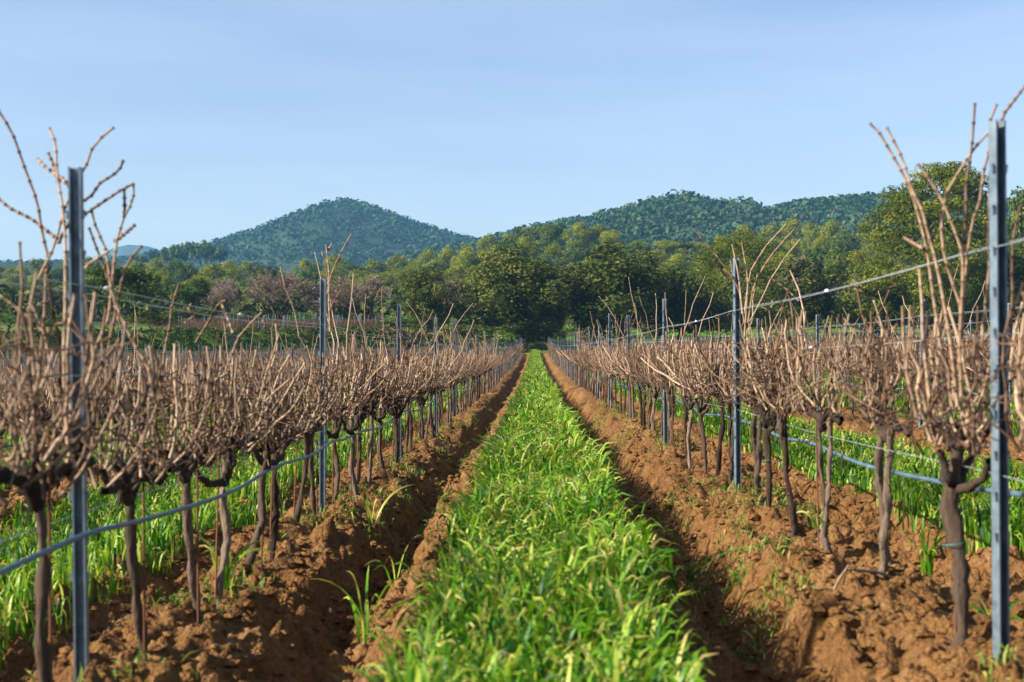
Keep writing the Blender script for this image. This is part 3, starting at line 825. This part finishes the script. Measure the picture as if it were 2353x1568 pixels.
# tall shoots the pruner leaves beside each post
TALL = []
for i in range(14):
    r = np.random.default_rng(780 + i)
    a = np.array([r.normal() * .03, r.normal() * .06, .6]); t = a + np.array([r.normal() * .16, r.normal() * .22, .62 + .42 * r.random()])
    mid = (a + t) / 2 + np.array([r.normal() * .06, r.normal() * .08, 0])
    P = resample([a, mid, t], 8); P[1:] += r.normal(size=(7, 3)) * .012
    P, rad = cap(*nodes_up(P[None], np.linspace(.0054, .0032, 8)[None]))
    V, Q, T = tubes(P, rad, 6, r.random(1), np.where(np.arange(P.shape[1]) % 3 == 0, -.4, .06))
    TALL.append(mk('cane', V, Q, attrs={'tint': T}, smooth=True, mat=M['cane']))

# rows
def post_ys(side):
    return 3.87 + 4.60 * np.arange(40) if side < 0 else 3.81 + 4.95 * np.arange(40)

def row_end(x):
    return min(FIELD_END - .5, float(y_step(x)) - 5.0) if x < -.6 else FIELD_END - .5

vines, posts = [], []
for side in (-1, 1):
    for n in range(1, 21):
        x = side * (1.25 + ROW * (n - 1))
        py = post_ys(side) + (0 if n == 1 else rng.normal() * .1)
        end = row_end(x)
        sp = (py[1] - py[0])
        for j, p in enumerate(py):
            if p > end: break
            posts.append((side, n, j + 1, x + (rng.normal() * .012 if j else 0.0), p))
            if n == 1 and j == 0:
                ys = [4.36, 5.1, 5.66, 6.4, 6.85, 7.5, 8.1] if side < 0 else [4.16, 5.3, 6.2, 6.9, 7.55, 8.1]
            else:
                ys = [p + (k + .45) * sp / 7 + rng.normal() * .07 for k in range(7)]
            for k, yv_ in enumerate(ys):
                if yv_ < end: vines.append((side, n, j + 1, k + 1, x + rng.normal() * .025, yv_))
        for k in range(1):
            vines.append((side, n, 0, 1, x + .01, (3.55 if side < 0 else 3.35)))
def in_view(x, y, m=1.2):
    return (-0.385 * y - m) < x < (0.355 * y + m) and y > 2.6
vines = [v for v in vines if in_view(v[4], v[5])]
posts = [p for p in posts if in_view(p[3], p[4], .5)]
vines.sort(key=lambda v: v[5] + 1.2 * (v[1] - 1) * 3); posts.sort(key=lambda p: p[4] + 6 * (p[1] - 1))
SIDE = {-1: 'left', 1: 'right'}

def traced(pts, d, dd=0.0, r0=.0055, r1=.0036, K=None):
    """a shoot followed in the photograph, standing at distance d (leaning dd away along the row)"""
    n = len(pts)
    w = np.array([at(px, py, d + dd * i / max(1, n - 1)) for i, (px, py) in enumerate(pts)])
    K = n * 2
    P = resample(w, K)
    P, rad = nodes_up(P[None], np.linspace(r1, r0, K)[None])
    return P[0], rad[0]
ZL = lambda a: [(x * .3908, 245 + y * .3908) for x, y in a]
ZR = lambda a: [(1568.6 + x * .4298, 183.8 + y * .4298) for x, y in a]
LEFT_SHOOTS = [
    [(-60, -60), (0, 40), (70, 145), (145, 360), (225, 575), (240, 700), (262, 800), (285, 860), (270, 1000), (265, 1200), (235, 1500), (205, 1800), (190, 2150)],
    [(-80, 480), (0, 550), (60, 600), (185, 660), (320, 765), (350, 800)],
    [(290, 130), (330, 220), (330, 330), (345, 460), (370, 600), (385, 780), (385, 980), (385, 1200), (375, 1380), (380, 1700), (400, 2000)],
    [(285, 275), (330, 380), (345, 440)],
    [(222, 310), (260, 350), (365, 425), (410, 470)],
    [(670, 122), (550, 220), (510, 340), (410, 520), (370, 630), (330, 790), (290, 890), (190, 1080), (185, 1250), (195, 1500), (215, 1800), (260, 2150)],
    [(725, 320), (700, 380), (580, 455), (545, 520), (470, 570), (410, 670), (345, 800)],
    [(785, 455), (720, 485), (540, 605), (490, 640), (430, 690)],
    [(785, 455), (785, 560), (735, 630), (690, 780), (675, 880), (660, 1050), (640, 1250), (570, 1400), (520, 1600)],
    [(730, 490), (735, 625)],
    [(790, 700), (740, 745), (680, 790)],
    [(525, 715), (570, 840), (620, 960), (655, 1060), (700, 1250)],
    [(540, 620), (560, 700), (630, 860), (650, 1050), (690, 1180), (780, 1380), (880, 1540), (900, 1700)],
    [(835, 820), (750, 910), (710, 1050), (690, 1170), (640, 1400), (620, 1700)],
    [(640, 850), (500, 940), (445, 1060), (420, 1150), (400, 1400)],
    [(-60, 1060), (0, 1110), (140, 1215), (250, 1320)],
]
LEFT_SHOOTS2 = [
    [(1050, 1050), (1010, 1170), (1000, 1290), (970, 1420), (960, 1540), (930, 1800)],
    [(1330, 1140), (1290, 1150), (1230, 1260), (1150, 1390)],
    [(1300, 1150), (1350, 1270), (1370, 1330)],
    [(1540, 1210), (1470, 1280), (1400, 1360), (1350, 1500)],
    [(320, 1900), (700, 1980), (1000, 1760), (1350, 1560)],
]
RIGHT_SHOOTS = [
    [(1000, 232), (1050, 280), (1155, 460), (1225, 600), (1260, 720), (1300, 880), (1320, 1000), (1340, 1160), (1370, 1350), (1400, 1500), (1440, 1750)],
    [(1092, 255), (1180, 430), (1225, 590), (1280, 690), (1310, 820), (1350, 950), (1390, 1150), (1430, 1400), (1450, 1560), (1470, 1750)],
    [(1258, 450), (1340, 560), (1400, 670), (1460, 820), (1500, 940), (1495, 1150), (1480, 1400), (1490, 1700)],
    [(1563, 125), (1545, 380), (1515, 550), (1515, 720), (1500, 900), (1500, 1200), (1490, 1400), (1485, 1700)],
    [(1645, 270), (1545, 380), (1400, 620), (1380, 850), (1420, 1020), (1490, 1220), (1500, 1500)],
    [(1680, 130), (1645, 210), (1640, 380), (1600, 520), (1600, 620), (1545, 770), (1520, 960), (1490, 1250), (1470, 1600)],
    [(1860, 0), (1825, 40), (1710, 190), (1700, 260)],
    [(1185, 845), (1290, 905)],
    [(1805, 670), (1770, 830), (1760, 1000), (1765, 1150), (1740, 1500)],
    [(1640, 500), (1640, 620), (1635, 900), (1640, 1000), (1600, 1400)],
    [(1825, 1080), (1740, 1300), (1660, 1450), (1600, 1700)],
    [(1175, 1210), (1180, 1400), (1200, 1600), (1260, 1800)],
    [(1215, 1210), (1215, 1330), (1195, 1540), (1250, 1800)],
    [(1265, 1010), (1280, 1200), (1285, 1400), (1320, 1700)],
]
RIGHT_SHOOTS2 = [
    [(60, 800), (190, 950), (270, 1060), (310, 1140), (330, 1300)],
    [(265, 880), (300, 1050), (320, 1250)], [(315, 870), (350, 1060), (345, 1170), (330, 1380)],
    [(555, 770), (435, 900), (360, 1030), (330, 1250)], [(600, 795), (470, 940), (380, 1090), (350, 1300)],
    [(460, 1055), (545, 1110), (620, 1180)], [(575, 1020), (620, 1120), (650, 1250), (655, 1400)],
]
Z6 = lambda a: [(392.2 + x * .3333, 428.9 + y * .3333) for x, y in a]
LEFT_SHOOTS3 = [[(1250, 320), (1170, 460), (1110, 600), (1080, 720), (1060, 900), (1080, 1150)], [(1070, 400), (1085, 520), (1095, 640), (1090, 760), (1100, 1000)], [(1110, 395), (1090, 435)], [(1215, 605), (1185, 700), (1140, 770), (1105, 830), (1090, 1000)]]
EXTRA = {(-1, 1, 1, 1): (LEFT_SHOOTS, ZL, 4.0), (-1, 1, 1, 2): (LEFT_SHOOTS2, ZL, 5.2), (1, 1, 1, 1): (RIGHT_SHOOTS, ZR, 4.02), (1, 1, 1, 6): (RIGHT_SHOOTS2, ZR, 8.5), (-1, 1, 1, 7): (LEFT_SHOOTS3, Z6, 8.5)}

SPECIAL = {
    (-1, 1, 1, 1): 'near left vine with tall forked shoots around the nearest left post',
    (-1, 1, 0, 1): 'vine cut by the left edge before the nearest left post',
    (1, 1, 1, 1): 'thick trunked vine with tallest shoots by the nearest right post',
    (1, 1, 0, 1): 'vine cut by the right edge beyond the nearest right post',
    (-1, 1, 1, 2): 'vine right of the nearest left post with a forked dark trunk',
    (1, 1, 1, 2): 'vine with a bent foot, second from the nearest right post',
}
N_IND = 295
for q, (side, n, j, k, x, y) in enumerate(vines[:N_IND]):
    key = (side, n, j, k)
    lb = SPECIAL.get(key) or ('%s vine beyond the %s post in the %s row %s of the middle strip' % (ORD[k], ORD[j], ORD[n], SIDE[side]) if j > 0 else
                              'vine before the first post in the %s row %s of the middle strip' % (ORD[n], SIDE[side]))
    g = float(gz(x, y))
    ex = key in EXTRA
    e = ob('grape_vine', None, loc=(x, y, g), label=lb, cat='vine', group='pruned vines along the rows')
    e.empty_display_size = 0.1
    if not ex:
        e.rotation_euler = (rng.normal() * .03, rng.normal() * .03, (0 if rng.random() < .5 else math.pi) + rng.normal() * .08)
        sc = .97 + .05 * rng.normal(); e.scale = (sc, sc, .985 + .025 * rng.normal())
    if key == (-1, 1, 0, 1): e.rotation_euler = (0, 0, 0); e.scale = (1, 1, 1.12)
    vi = (0 if key == (-1, 1, 0, 1) else q % NV) if not ex else (5 if side > 0 else 4)
    if key == (1, 1, 1, 1): vi = 3
    near = (n == 1 and y < 9.2) or y < 7
    if y < 17:
        v = HI[vi]
        tr = ob('trunk', v['trunk'], e)
        if key == (1, 1, 1, 1): tr.scale = (1.4, 1.4, 1)
        ob('cordon', v['cordon'], e); ob('training_stake', v['stake'], e)
        if near:
            for cm in v['canes']: ob('cane', cm, e)
        else:
            ob('canes', v['canes_all'], e, kind='stuff')
        ob('twigs', v['twigs'], e, kind='stuff')
        if q % 2 == 0 and not ex: ob('dry_tangle', v['tangle'], e, kind='stuff')
    else:
        v = MID[vi]
        ob('trunk', v['trunk'], e); ob('training_stake', v['stake'], e); ob('canes', v['canes'], e, kind='stuff')
    if key in ((1, 1, 1, 1), (1, 1, 1, 5)):      # green twine binding the trunk to its stake
        th = np.linspace(0, 6.9, 20); rr_ = .030 if k == 1 else .026
        V, Q, T = tubes(np.stack([rr_ * np.cos(th), rr_ * np.sin(th), .27 + .004 * th], -1)[None], .0018, 5)
        ob('tie', mk('tie', V, Q, mat=M['tie']), e)
    if ex:
        shoots, zf, d = EXTRA[key]
        for s_i, s in enumerate(shoots):
            P, rad = traced(zf(s), d + rng.normal() * .06, rng.normal() * .08, .0050 if d < 6 else .0062, .0036)
            P = P - np.array([x, y, g]); P, rad = cap(P[::-1][None], rad[::-1][None])
            V, Q, T = tubes(P, rad, 7, .3 + .5 * rng.random(), np.where(np.arange(P.shape[1]) % 3 == 0, -.45, .06))
            ob('cane', mk('cane', V, Q, attrs={'tint': T}, smooth=True, mat=M['cane']), e)
    elif j > 0 and k in (1, 7) and n <= 3 and y < 60:
        for _ in range(4 if n == 1 else 3):
            c = ob('cane', TALL[rng.integers(14)], e); c.rotation_euler = (0, 0, rng.random() * 6.28)
            c.location = (0, (-.1 if k == 1 else .1), 0)

# the remaining vines, too far to tell apart
rest = vines[N_IND:]
r = np.random.default_rng(800)
B = np.array([[v[4], v[5], 0] for v in rest]); B[:, 2] = gz(B[:, 0], B[:, 1])
nb = len(B)
far = B[:, 1] > 45
def scatter(Bs, nc, K, sides, thick, ntw):
    m_ = len(Bs)
    P, rad = cane_paths(m_ * nc, r, K); P = P + np.repeat(Bs, nc, 0)[:, None]
    out = [tubes(P, rad * thick, sides, r.random(m_ * nc))]
    if ntw:
        P, rad = twig_paths(m_ * ntw, r, 3); P = P + np.repeat(Bs, ntw, 0)[:, None]
        out.append(tubes(P, rad * thick * 1.3, 3, .3 * r.random(m_ * ntw)))
    tp = np.stack([Bs + [0, 0, -.1], Bs + [0, 0, .25] + r.normal(size=Bs.shape) * .02, Bs + [0, 0, .54]], 1)
    return out, tubes(tp, .015, 4, r.random(m_) * .5)
c1, t1 = scatter(B[~far], 14, 3, 3, 1.25, 6)
c2, t2 = scatter(B[far], 8, 2, 3, 1.9, 3)
V, Q, T = merge(c1 + c2)
vr = ob('distant_vines', mk('distant_vines', V, Q, attrs={'tint': T}, mat=M['cane']), label='mass of tan pruned vine canes in the far rows', cat='vines', kind='stuff')
V, Q, T = merge([t1, t2])
ob('trunks', mk('trunks', V, Q, attrs={'tint': T}, mat=M['trunk']), vr, kind='stuff')

# ------------------------------------------------------------------ posts
def post_mesh(h, hooks=True):
    w, dp, t, lip = .0168, .029, .003, .005
    pts = np.array([(-w + lip, -dp/2), (-w, -dp/2), (-w, dp/2), (w, dp/2), (w, -dp/2), (w - lip, -dp/2),
                    (w - lip, -dp/2 + t), (w - t, -dp/2 + t), (w - t, dp/2 - t), (-w + t, dp/2 - t), (-w + t, -dp/2 + t), (-w + lip, -dp/2 + t)])
    n = len(pts)
    V = np.concatenate([np.c_[pts, np.full(n, -.35)], np.c_[pts, np.full(n, h)]])
    i = np.arange(n); Q = np.stack([i, np.roll(i, -1), np.roll(i, -1) + n, i + n], -1)
    capq = np.array([[0, 1, 10, 11], [1, 2, 9, 10], [2, 3, 8, 9], [3, 4, 7, 8], [4, 5, 6, 7]]) + n
    body = mk('profile', V, np.concatenate([Q, capq]), attrs={'tint': np.zeros(2 * n)}, mat=M['steel'])
    hm = []
    if hooks:
        for s in (-1, 1):
            z = np.arange(.35, h - .05, .11)
            c = np.stack([np.full(len(z), s * (w + .003)), np.full(len(z), -.006), z], -1)
            V, Q = boxes(c, [.0035, .004, .012])
            V[:, 0] += s * .004 * (np.arange(len(V)) % 8 >= 4)
            hm.append(mk('wire_hooks', V, Q, mat=M['steel']))
    return body, hm
PB, PH = post_mesh(1.47)
for q, (side, n, j, x, y) in enumerate(posts[:295]):
    h = {(-1, 1, 1): 1.46, (1, 1, 1): 1.46}.get((side, n, j), (1.44 if n == 1 else 1.30) + .05 * rng.normal())
    lb = {(-1, 1, 1): 'nearest grey steel post on the left wrapped in tall shoots', (1, 1, 1): 'nearest pale steel post at the right edge'}.get((side, n, j)) or \
        '%s steel post along the %s row %s of the middle strip' % (ORD[j], ORD[n], SIDE[side])
    e = ob('trellis_post', None, loc=(x, y, float(gz(x, y))), rot=(rng.normal() * .012, rng.normal() * .012, rng.normal() * .12 + (.3 if side > 0 else 0)), label=lb, cat='post', group='steel trellis posts')
    e.empty_display_size = .1
    if (side, n, j) == (-1, 1, 1): e.location.x += .018
    if (side, n, j) == (-1, 1, 1): e.rotation_euler = (0, -.012, .05)
    if (side, n, j) == (1, 1, 1): e.rotation_euler = (0, -.01, .42)
    e.scale = (1, 1, h / 1.47)
    ob('profile', PB, e)
    if y < 25:
        for hm in PH: ob('wire_hooks', hm, e, kind='stuff')
rp = posts[295:]
if rp:
    c = np.array([[p[3], p[4], float(gz(p[3], p[4])) + .7] for p in rp])
    V, Q = boxes(c, [.022, .018, .76])
    ob('distant_posts', mk('distant_posts', V, Q, mat=M['steel']), label='steel posts standing in the far vine rows', cat='posts', kind='stuff')

# ------------------------------------------------------------------ wires and drip hoses
def wire(name, x, z_off, side, n, label, cat, rad, mat, y0=2.7, sag=.012, sides=5, step=.7, wob=0.0, dx=0.0, group=None):
    ys = np.arange(y0, row_end(x), step)
    py = post_ys(side)
    ph = np.mod((ys - py[0]) / (py[1] - py[0]), 1)
    z = base_z(x, ys) + .10 + z_off - sag * np.sin(ph * math.pi) + wob * (vnoise(ys * .9, ys * 0, 41 + n) - .5)
    P = np.stack([x + dx + wob * .4 * (vnoise(ys * .8, ys * 0, 43 + n) - .5), ys, z], -1)
    V, Q, T = tubes(P[None], np.where(ys < 40, rad, rad * 1.6)[None], sides)
    return ob(name, mk(name, V, Q, attrs={'tint': T}, smooth=True, mat=mat), label=label, cat=cat, group=group), P
for side in (-1, 1):
    for n in (1, 2, 3):
        x = side * (1.25 + ROW * (n - 1)); s = SIDE[side]
        y0 = 2.7 if n == 1 else 2.7 + 5.5 * (n - 1)
        for nm, zo, dx in (('topmost twin', 1.14, .018), ('topmost rear twin', 1.125, -.026), ('middle', .895, .03), ('lowest', .515, 0.0)):
            o, P = wire('trellis_wire', x, zo, side, n, '%s trellis wire of the %s row %s of the middle strip' % (nm, ORD[n], s), 'wire', .0012, M['wire'], y0, .02, 4, group='trellis wires', dx=dx)
            if n == 1 and nm in ('topmost twin', 'middle'):
                yc = {(-1, 'topmost twin'): [4.1, 5.95], (1, 'topmost twin'): [6.18, 11.2], (-1, 'middle'): [4.14, 5.2], (1, 'middle'): [6.6, 12.0]}[(side, nm)]
                for yy_ in yc:
                    pz = [np.interp(yy_, P[:, 1], P[:, k]) for k in range(3)]
                    V, Q, T = tubes(np.array([[pz + np.array([0, -.03, 0]), pz + np.array([0, -.022, 0]), pz + np.array([0, 0, .002]), pz + np.array([0, .022, 0]), pz + np.array([0, .03, 0])]]), np.array([[.002, .0055, .007, .0055, .002]]), 7)
                    ob('wire_clip', mk('wire_clip', V, Q, smooth=True, mat=M['clip']), o)
        o, P = wire('drip_hose', x, (.465 if side < 0 else .455), side, n, 'blue grey drip hose slung along the %s row %s of the middle strip' % (ORD[n], s), 'hose', .0077, M['hose'], y0, .05, 8, .18, .05, dx=(.05 if side < 0 else .075), group='drip hoses')
        if n == 1:
            for yy_ in np.arange(3.3, 18, 1.15):
                pz = np.array([np.interp(yy_, P[:, 1], P[:, k]) for k in range(3)])
                tp = np.array([x, yy_ + .02, float(base_z(x, yy_)) + .615])
                V, Q, T = tubes(np.array([[tp, (tp + pz) / 2 + [.005, 0, 0], pz + [0, 0, .008]], [pz + [-.010, .0, -.002], pz + [0, 0, .0105], pz + [.010, 0, -.002]]]), .0011, 4)
                ob('hanger', mk('hanger', V, Q, attrs={'tint': T}, mat=M['steel']), o)

# withered tendrils still curled round the upper right wire
r = np.random.default_rng(860)
wt = [o for o in bpy.data.objects if o.name.startswith('trellis_wire') and o['label'].startswith('topmost twin trellis wire of the first')]
for o, side in ((wt[0], -1), (wt[1], 1)):
    x = side * 1.25 + .018
    for yy_ in np.concatenate([5 + 7 * r.random(9), 12 + 10 * r.random(6)]):
        th = np.linspace(0, 9, 22) + r.random() * 6; dz = np.linspace(0, -.02 - .06 * r.random(), 22)
        rr = np.linspace(.006, .014 * r.random() + .006, 22)
        P = np.stack([x + rr * np.cos(th), yy_ + np.linspace(-.03, .03, 22) * r.normal() + rr * np.sin(th), float(base_z(x, yy_)) + 1.235 + dz], -1)
        V, Q, T = tubes(P[None], .0022, 4, .3 + .4 * r.random())
        ob('tendril', mk('tendril', V, Q, attrs={'tint': T}, mat=M['cane']), o)

# ------------------------------------------------------------------ the cover crop: real blades
def blades(bx, by, h, w, seed, K=6, lean=.36, tint0=.55, zoff=0.0, zf=soil_z, erect=0.0):
    r = np.random.default_rng(seed); n = len(bx)
    a = r.random(n) * 6.2832; dirx, diry = np.cos(a), np.sin(a)
    u = np.linspace(0, 1, K)
    reach = h * (0.18 + lean * r.random(n) ** 1.3)
    droop = np.where(r.random(n) < .62 - erect, .15 + .55 * r.random(n), .05)
    hx = reach[:, None] * u ** 1.7
    hz = h[:, None] * (np.sin(u * math.pi / 2)[None] * 1.02 - droop[:, None] * np.clip(u - .5, 0, 1)[None] ** 1.6 * 1.6)
    cx = bx[:, None] + dirx[:, None] * hx; cyy = by[:, None] + diry[:, None] * hx; cz = zf(bx, by)[:, None] + zoff + hz
    wid = w[:, None] * np.interp(u, [0, .3, .75, 1], [.55, 1.0, .75, .06])[None] * .5
    tw = (r.normal(size=n) * .9)[:, None] * (0.4 + u)[None]
    ca, sa = np.cos(tw), np.sin(tw)
    px_, py_ = -diry[:, None] * ca, dirx[:, None] * ca
    A = np.stack([cx + px_ * wid, cyy + py_ * wid, cz + sa * wid * .9], -1); Bv = np.stack([cx - px_ * wid, cyy - py_ * wid, cz - sa * wid * .9], -1)
    V = np.stack([A, Bv], 2).reshape(-1, 3)
    i = np.arange(n * K * 2).reshape(n, K, 2)
    Q = np.stack([i[:, :-1, 0], i[:, :-1, 1], i[:, 1:, 1], i[:, 1:, 0]], -1).reshape(-1, 4)
    base_t = np.clip(tint0 - .03 + .24 * r.normal(size=n), 0.02, .9)
    dry = (r.random(n) < .09)[:, None] * np.clip(u - .55, 0, 1)[None] * .9
    T = np.clip(base_t[:, None] + (u[None] - .5) * .22 + dry, 0, 1)
    return V, Q, np.repeat(T.ravel(), 2)

def strip(cx, seed, label, y0, dens, hmean, hw=.47, y1=None, lod=9.0):
    r = np.random.default_rng(seed)
    y1 = y1 or (row_end(cx) + 3)
    tot = []
    # depth slices: constant look, fewer but broader leaves with distance
    yy = y0
    while yy < y1:
        dy = max(1.0, yy * .15); ye = min(y1, yy + dy); ym = (yy + ye) / 2
        k = min(1.0, lod / ym)
        n = int(dens * (2 * hw) * (ye - yy) * k)
        e = (r.random(n) * 2 - 1); e = np.sign(e) * np.abs(e) ** .9
        y = yy + (ye - yy) * r.random(n)
        edge = .05 * (vnoise(y * 1.7, y * 0 + cx, 61) - .5) * 2
        x = cx + e * hw + edge + .03 * r.normal(size=n)
        h = hmean * (.7 + .5 * r.random(n)) * (.75 + .5 * vnoise(x * 2.2, y * 1.2, 62)) * np.where(np.abs(e) > .85, .75, 1)
        w = (.009 + .009 * r.random(n)) * (1 / k) ** .6
        tot.append(blades(x, y, h, w, seed + int(yy * 10), 6 if ym < 9 else (5 if ym < 16 else (4 if ym < 40 else 3))))
        yy = ye
    V, Q, T = merge(tot)
    return ob('cover_crop', mk('cover_crop', V, Q, attrs={'tint': T}, smooth=True, mat=M['grass']), label=label, cat='grass', kind='stuff', group='cover crop strips')
strip(.02, 900, 'bright green cereal cover crop in the strip up the middle', 2.8, 2100, .32, .355)
strip(-2.5, 910, 'green cover crop strip between first and second left rows', 4.4, 640, .19, .62, 55)
strip(2.5, 920, 'green cover crop strip between first and second right rows', 4.4, 640, .18, .52, 55)
strip(-5.0, 930, 'green cover crop strip between second and third left rows', 11, 500, .26, .42, 60)
strip(5.0, 940, 'green cover crop strip between second and third right rows', 11, 500, .26, .42, 60)
strip(-7.5, 950, 'green cover crop strip between third and fourth left rows', 17, 300, .26, .42, 60)
strip(7.5, 960, 'green cover crop strip between third and fourth right rows', 17, 300, .26, .42, 60)

# stray cereal tufts on the bare soil
for i, (px, py, d, nl, hh, lb) in enumerate([
        (840, 1330, 5.75, 9, .26, 'arching cereal tuft in the left furrow beside the strip'),
        (905, 1250, 6.4, 4, .22, 'small thin cereal tuft in the left furrow behind the arching one'),
        (520, 1330, 5.9, 11, .20, 'pale yellow green tuft at the foot of a left row vine'),
        (855, 1110, 8.6, 5, .22, 'pale cereal tuft under the second left post'),
        (2130, 1240, 6.2, 14, .20, 'leafy tuft on the soil behind the thick trunked vine'),
        (1880, 1190, 7.2, 12, .16, 'low grass tuft between the right row trunks'),
        (2290, 1400, 4.9, 10, .16, 'grass tuft beside the nearest right post'),
        (1700, 1285, 6.3, 16, .10, 'low weed clump on the right mound slope'),
        (1560, 1290, 5.3, 8, .22, 'loose cereal tuft leaning out from the right strip edge'),
        ]):
    x = (px - VX) / F * d
    r = np.random.default_rng(970 + i)
    V, Q, T = blades(np.zeros(nl) + r.normal(size=nl) * .018, r.normal(size=nl) * .018, hh * (.8 + .5 * r.random(nl)), .011 + .006 * r.random(nl), 970 + i, 9, 1.1, .6 if i not in (2, 3) else .8, zf=lambda a, b: np.zeros(len(a)) - .02)
    ob('cereal_tuft', mk('cereal_tuft', V, Q, attrs={'tint': T}, smooth=True, mat=M['grass']), loc=(x, d, float(soil_z(x, d))), label=lb, cat='grass tuft', group='stray tufts on the soil')

# low weeds over the soil
r = np.random.default_rng(990); n = 6000
yy = 3.2 + 26 * r.random(n) ** 1.5; xx = np.where(r.random(n) < .62, .62 + .95 * r.random(n), -.58 - .9 * r.random(n))
keep = vnoise(xx * 2.3, yy * 1.3, 71) > np.where(xx > 0, .54, .62); xx, yy = xx[keep], yy[keep]; n = len(xx)
V, Q, T = blades(np.repeat(xx, 5) + r.normal(size=n * 5) * .02, np.repeat(yy, 5) + r.normal(size=n * 5) * .02, .018 + .05 * r.random(n * 5) ** 1.5, .005 + .006 * r.random(n * 5), 991, 4, 1.2, .55)
ob('weeds', mk('weeds', V, Q, attrs={'tint': T}, mat=M['weed']), label='low yellow green weeds sprouting on the bare soil', cat='weeds', kind='stuff')

# clods lying on the ploughed soil
r = np.random.default_rng(1000); n = 10000
yy = 3.2 + 14 * r.random(n) ** 1.9
xx = r.choice([-1, 1], n) * (.58 + 1.35 * r.random(n)); far_ = r.random(n) < .12; xx[far_] *= 2.2
s = .007 + .022 * r.random(n) ** 2.3
ico = []
tphi = (1 + 5 ** .5) / 2
iv = np.array([(-1, tphi, 0), (1, tphi, 0), (-1, -tphi, 0), (1, -tphi, 0), (0, -1, tphi), (0, 1, tphi), (0, -1, -tphi), (0, 1, -tphi), (tphi, 0, -1), (tphi, 0, 1), (-tphi, 0, -1), (-tphi, 0, 1)]) / 1.902
it = np.array([(0, 11, 5), (0, 5, 1), (0, 1, 7), (0, 7, 10), (0, 10, 11), (1, 5, 9), (5, 11, 4), (11, 10, 2), (10, 7, 6), (7, 1, 8), (3, 9, 4), (3, 4, 2), (3, 2, 6), (3, 6, 8), (3, 8, 9), (4, 9, 5), (2, 4, 11), (6, 2, 10), (8, 6, 7), (9, 8, 1)])
V = iv[None] * s[:, None, None] * (0.65 + .6 * r.random((n, 12, 1))) * np.stack([1 + .4 * r.random(n), 1 + .4 * r.random(n), .75 * np.ones(n)], -1)[:, None]
V = V + np.stack([xx, yy, soil_z(xx, yy) + s * .25], -1)[:, None]
T_ = (np.arange(n)[:, None, None] * 12 + it[None]).reshape(-1, 3)
ob('soil_clods', mk('soil_clods', V.reshape(-1, 3), None, T_, smooth=False, mat=M['clod']), label='loose brown clods lying on the ploughed soil', cat='clods', kind='stuff')

# prunings lying on the right mound
for i, (a, b, d, lb) in enumerate([((1965, 1382), (2065, 1340), 5.05, 'thick pruned cane lying below the vine with bent foot'), ((1905, 1345), (1950, 1372), 5.1, 'thin short pruning lying left of the thick pruned cane'),
                                   ((2150, 1480), (2235, 1440), 4.5, 'pruned twig lying by the thick trunked vine'), ((1793, 1150), (1818, 1125), 8.3, 'short pale pruning leaning at the second right post')]):
    pa, pb = at(*a, d), at(*b, d + .12)
    for p_ in (pa, pb): p_[2] = float(soil_z(p_[0], p_[1])) + .018
    P = resample([pa, (pa + pb) / 2 + [0, 0, .012], pb], 8)
    V, Q, T = tubes(P[None] - pa, np.linspace(.007, .005, 8)[None], 6, .5)
    ob('fallen_cane', mk('fallen_cane', V, Q, attrs={'tint': T}, smooth=True, mat=M['cane']), loc=pa, label=lb, cat='pruning', group='prunings on the soil')

# ------------------------------------------------------------------ vineyards beyond: upper left terrace and right slope
def far_vineyard(label, x0, x1, y0, y1, n, seed, nposts):
    r = np.random.default_rng(seed)
    nrow = int((y1 - y0) / 2.5) + 1
    rows_y = y0 + 2.5 * r.integers(0, nrow, n)
    Bx = x0 + (x1 - x0) * r.random(n)
    b = np.stack([Bx, rows_y + r.normal(size=n) * .1, base_z(Bx, rows_y)], -1)
    tpp = b + np.stack([r.normal(size=n) * .15, r.normal(size=n) * .1, .6 + .45 * r.random(n)], -1)
    V, Q, T = tubes(np.stack([b, tpp], 1), .013, 3, r.random(n) * .6)
    o = ob('distant_vines', mk('distant_vines', V, Q, attrs={'tint': T}, mat=M['cane']), label=label, cat='vines', kind='stuff')
    pxs = x0 + (x1 - x0) * r.random(nposts); pyy = y0 + 2.5 * r.integers(0, nrow, nposts)
    V, Q = boxes(np.stack([pxs, pyy, base_z(pxs, pyy) + .7], -1), [.03, .03, .75])
    ob('posts', mk('posts', V, Q, mat=M['steel']), o, kind='stuff')
far_vineyard('brown vineyard on the terrace above the left embankment', -37, -15, 136, 152, 3500, 1101, 60)
far_vineyard('brown vineyard on the slope beneath the right trees', 6, 75, 186, 204, 9000, 1102, 110)

# ------------------------------------------------------------------ haze in the air
if HAZE:
    c = np.array([[0, 1900, 102]])
    V, Q = boxes(c, [2600, 2500, 135])
    m, nt, out = new_mat('air')
    pv = nt.nodes.new('ShaderNodeVolumePrincipled')
    pv.inputs['Color'].default_value = (0.22, 0.58, 1.0, 1)
    pv.inputs['Density'].default_value = 0.000135
    pv.inputs['Anisotropy'].default_value = 0.1
    nt.links.new(pv.outputs[0], out.inputs['Volume'])
    ob('haze', mk('haze', V, Q, mat=m), label='thin blue haze in the air over the whole valley', cat='haze', kind='stuff')
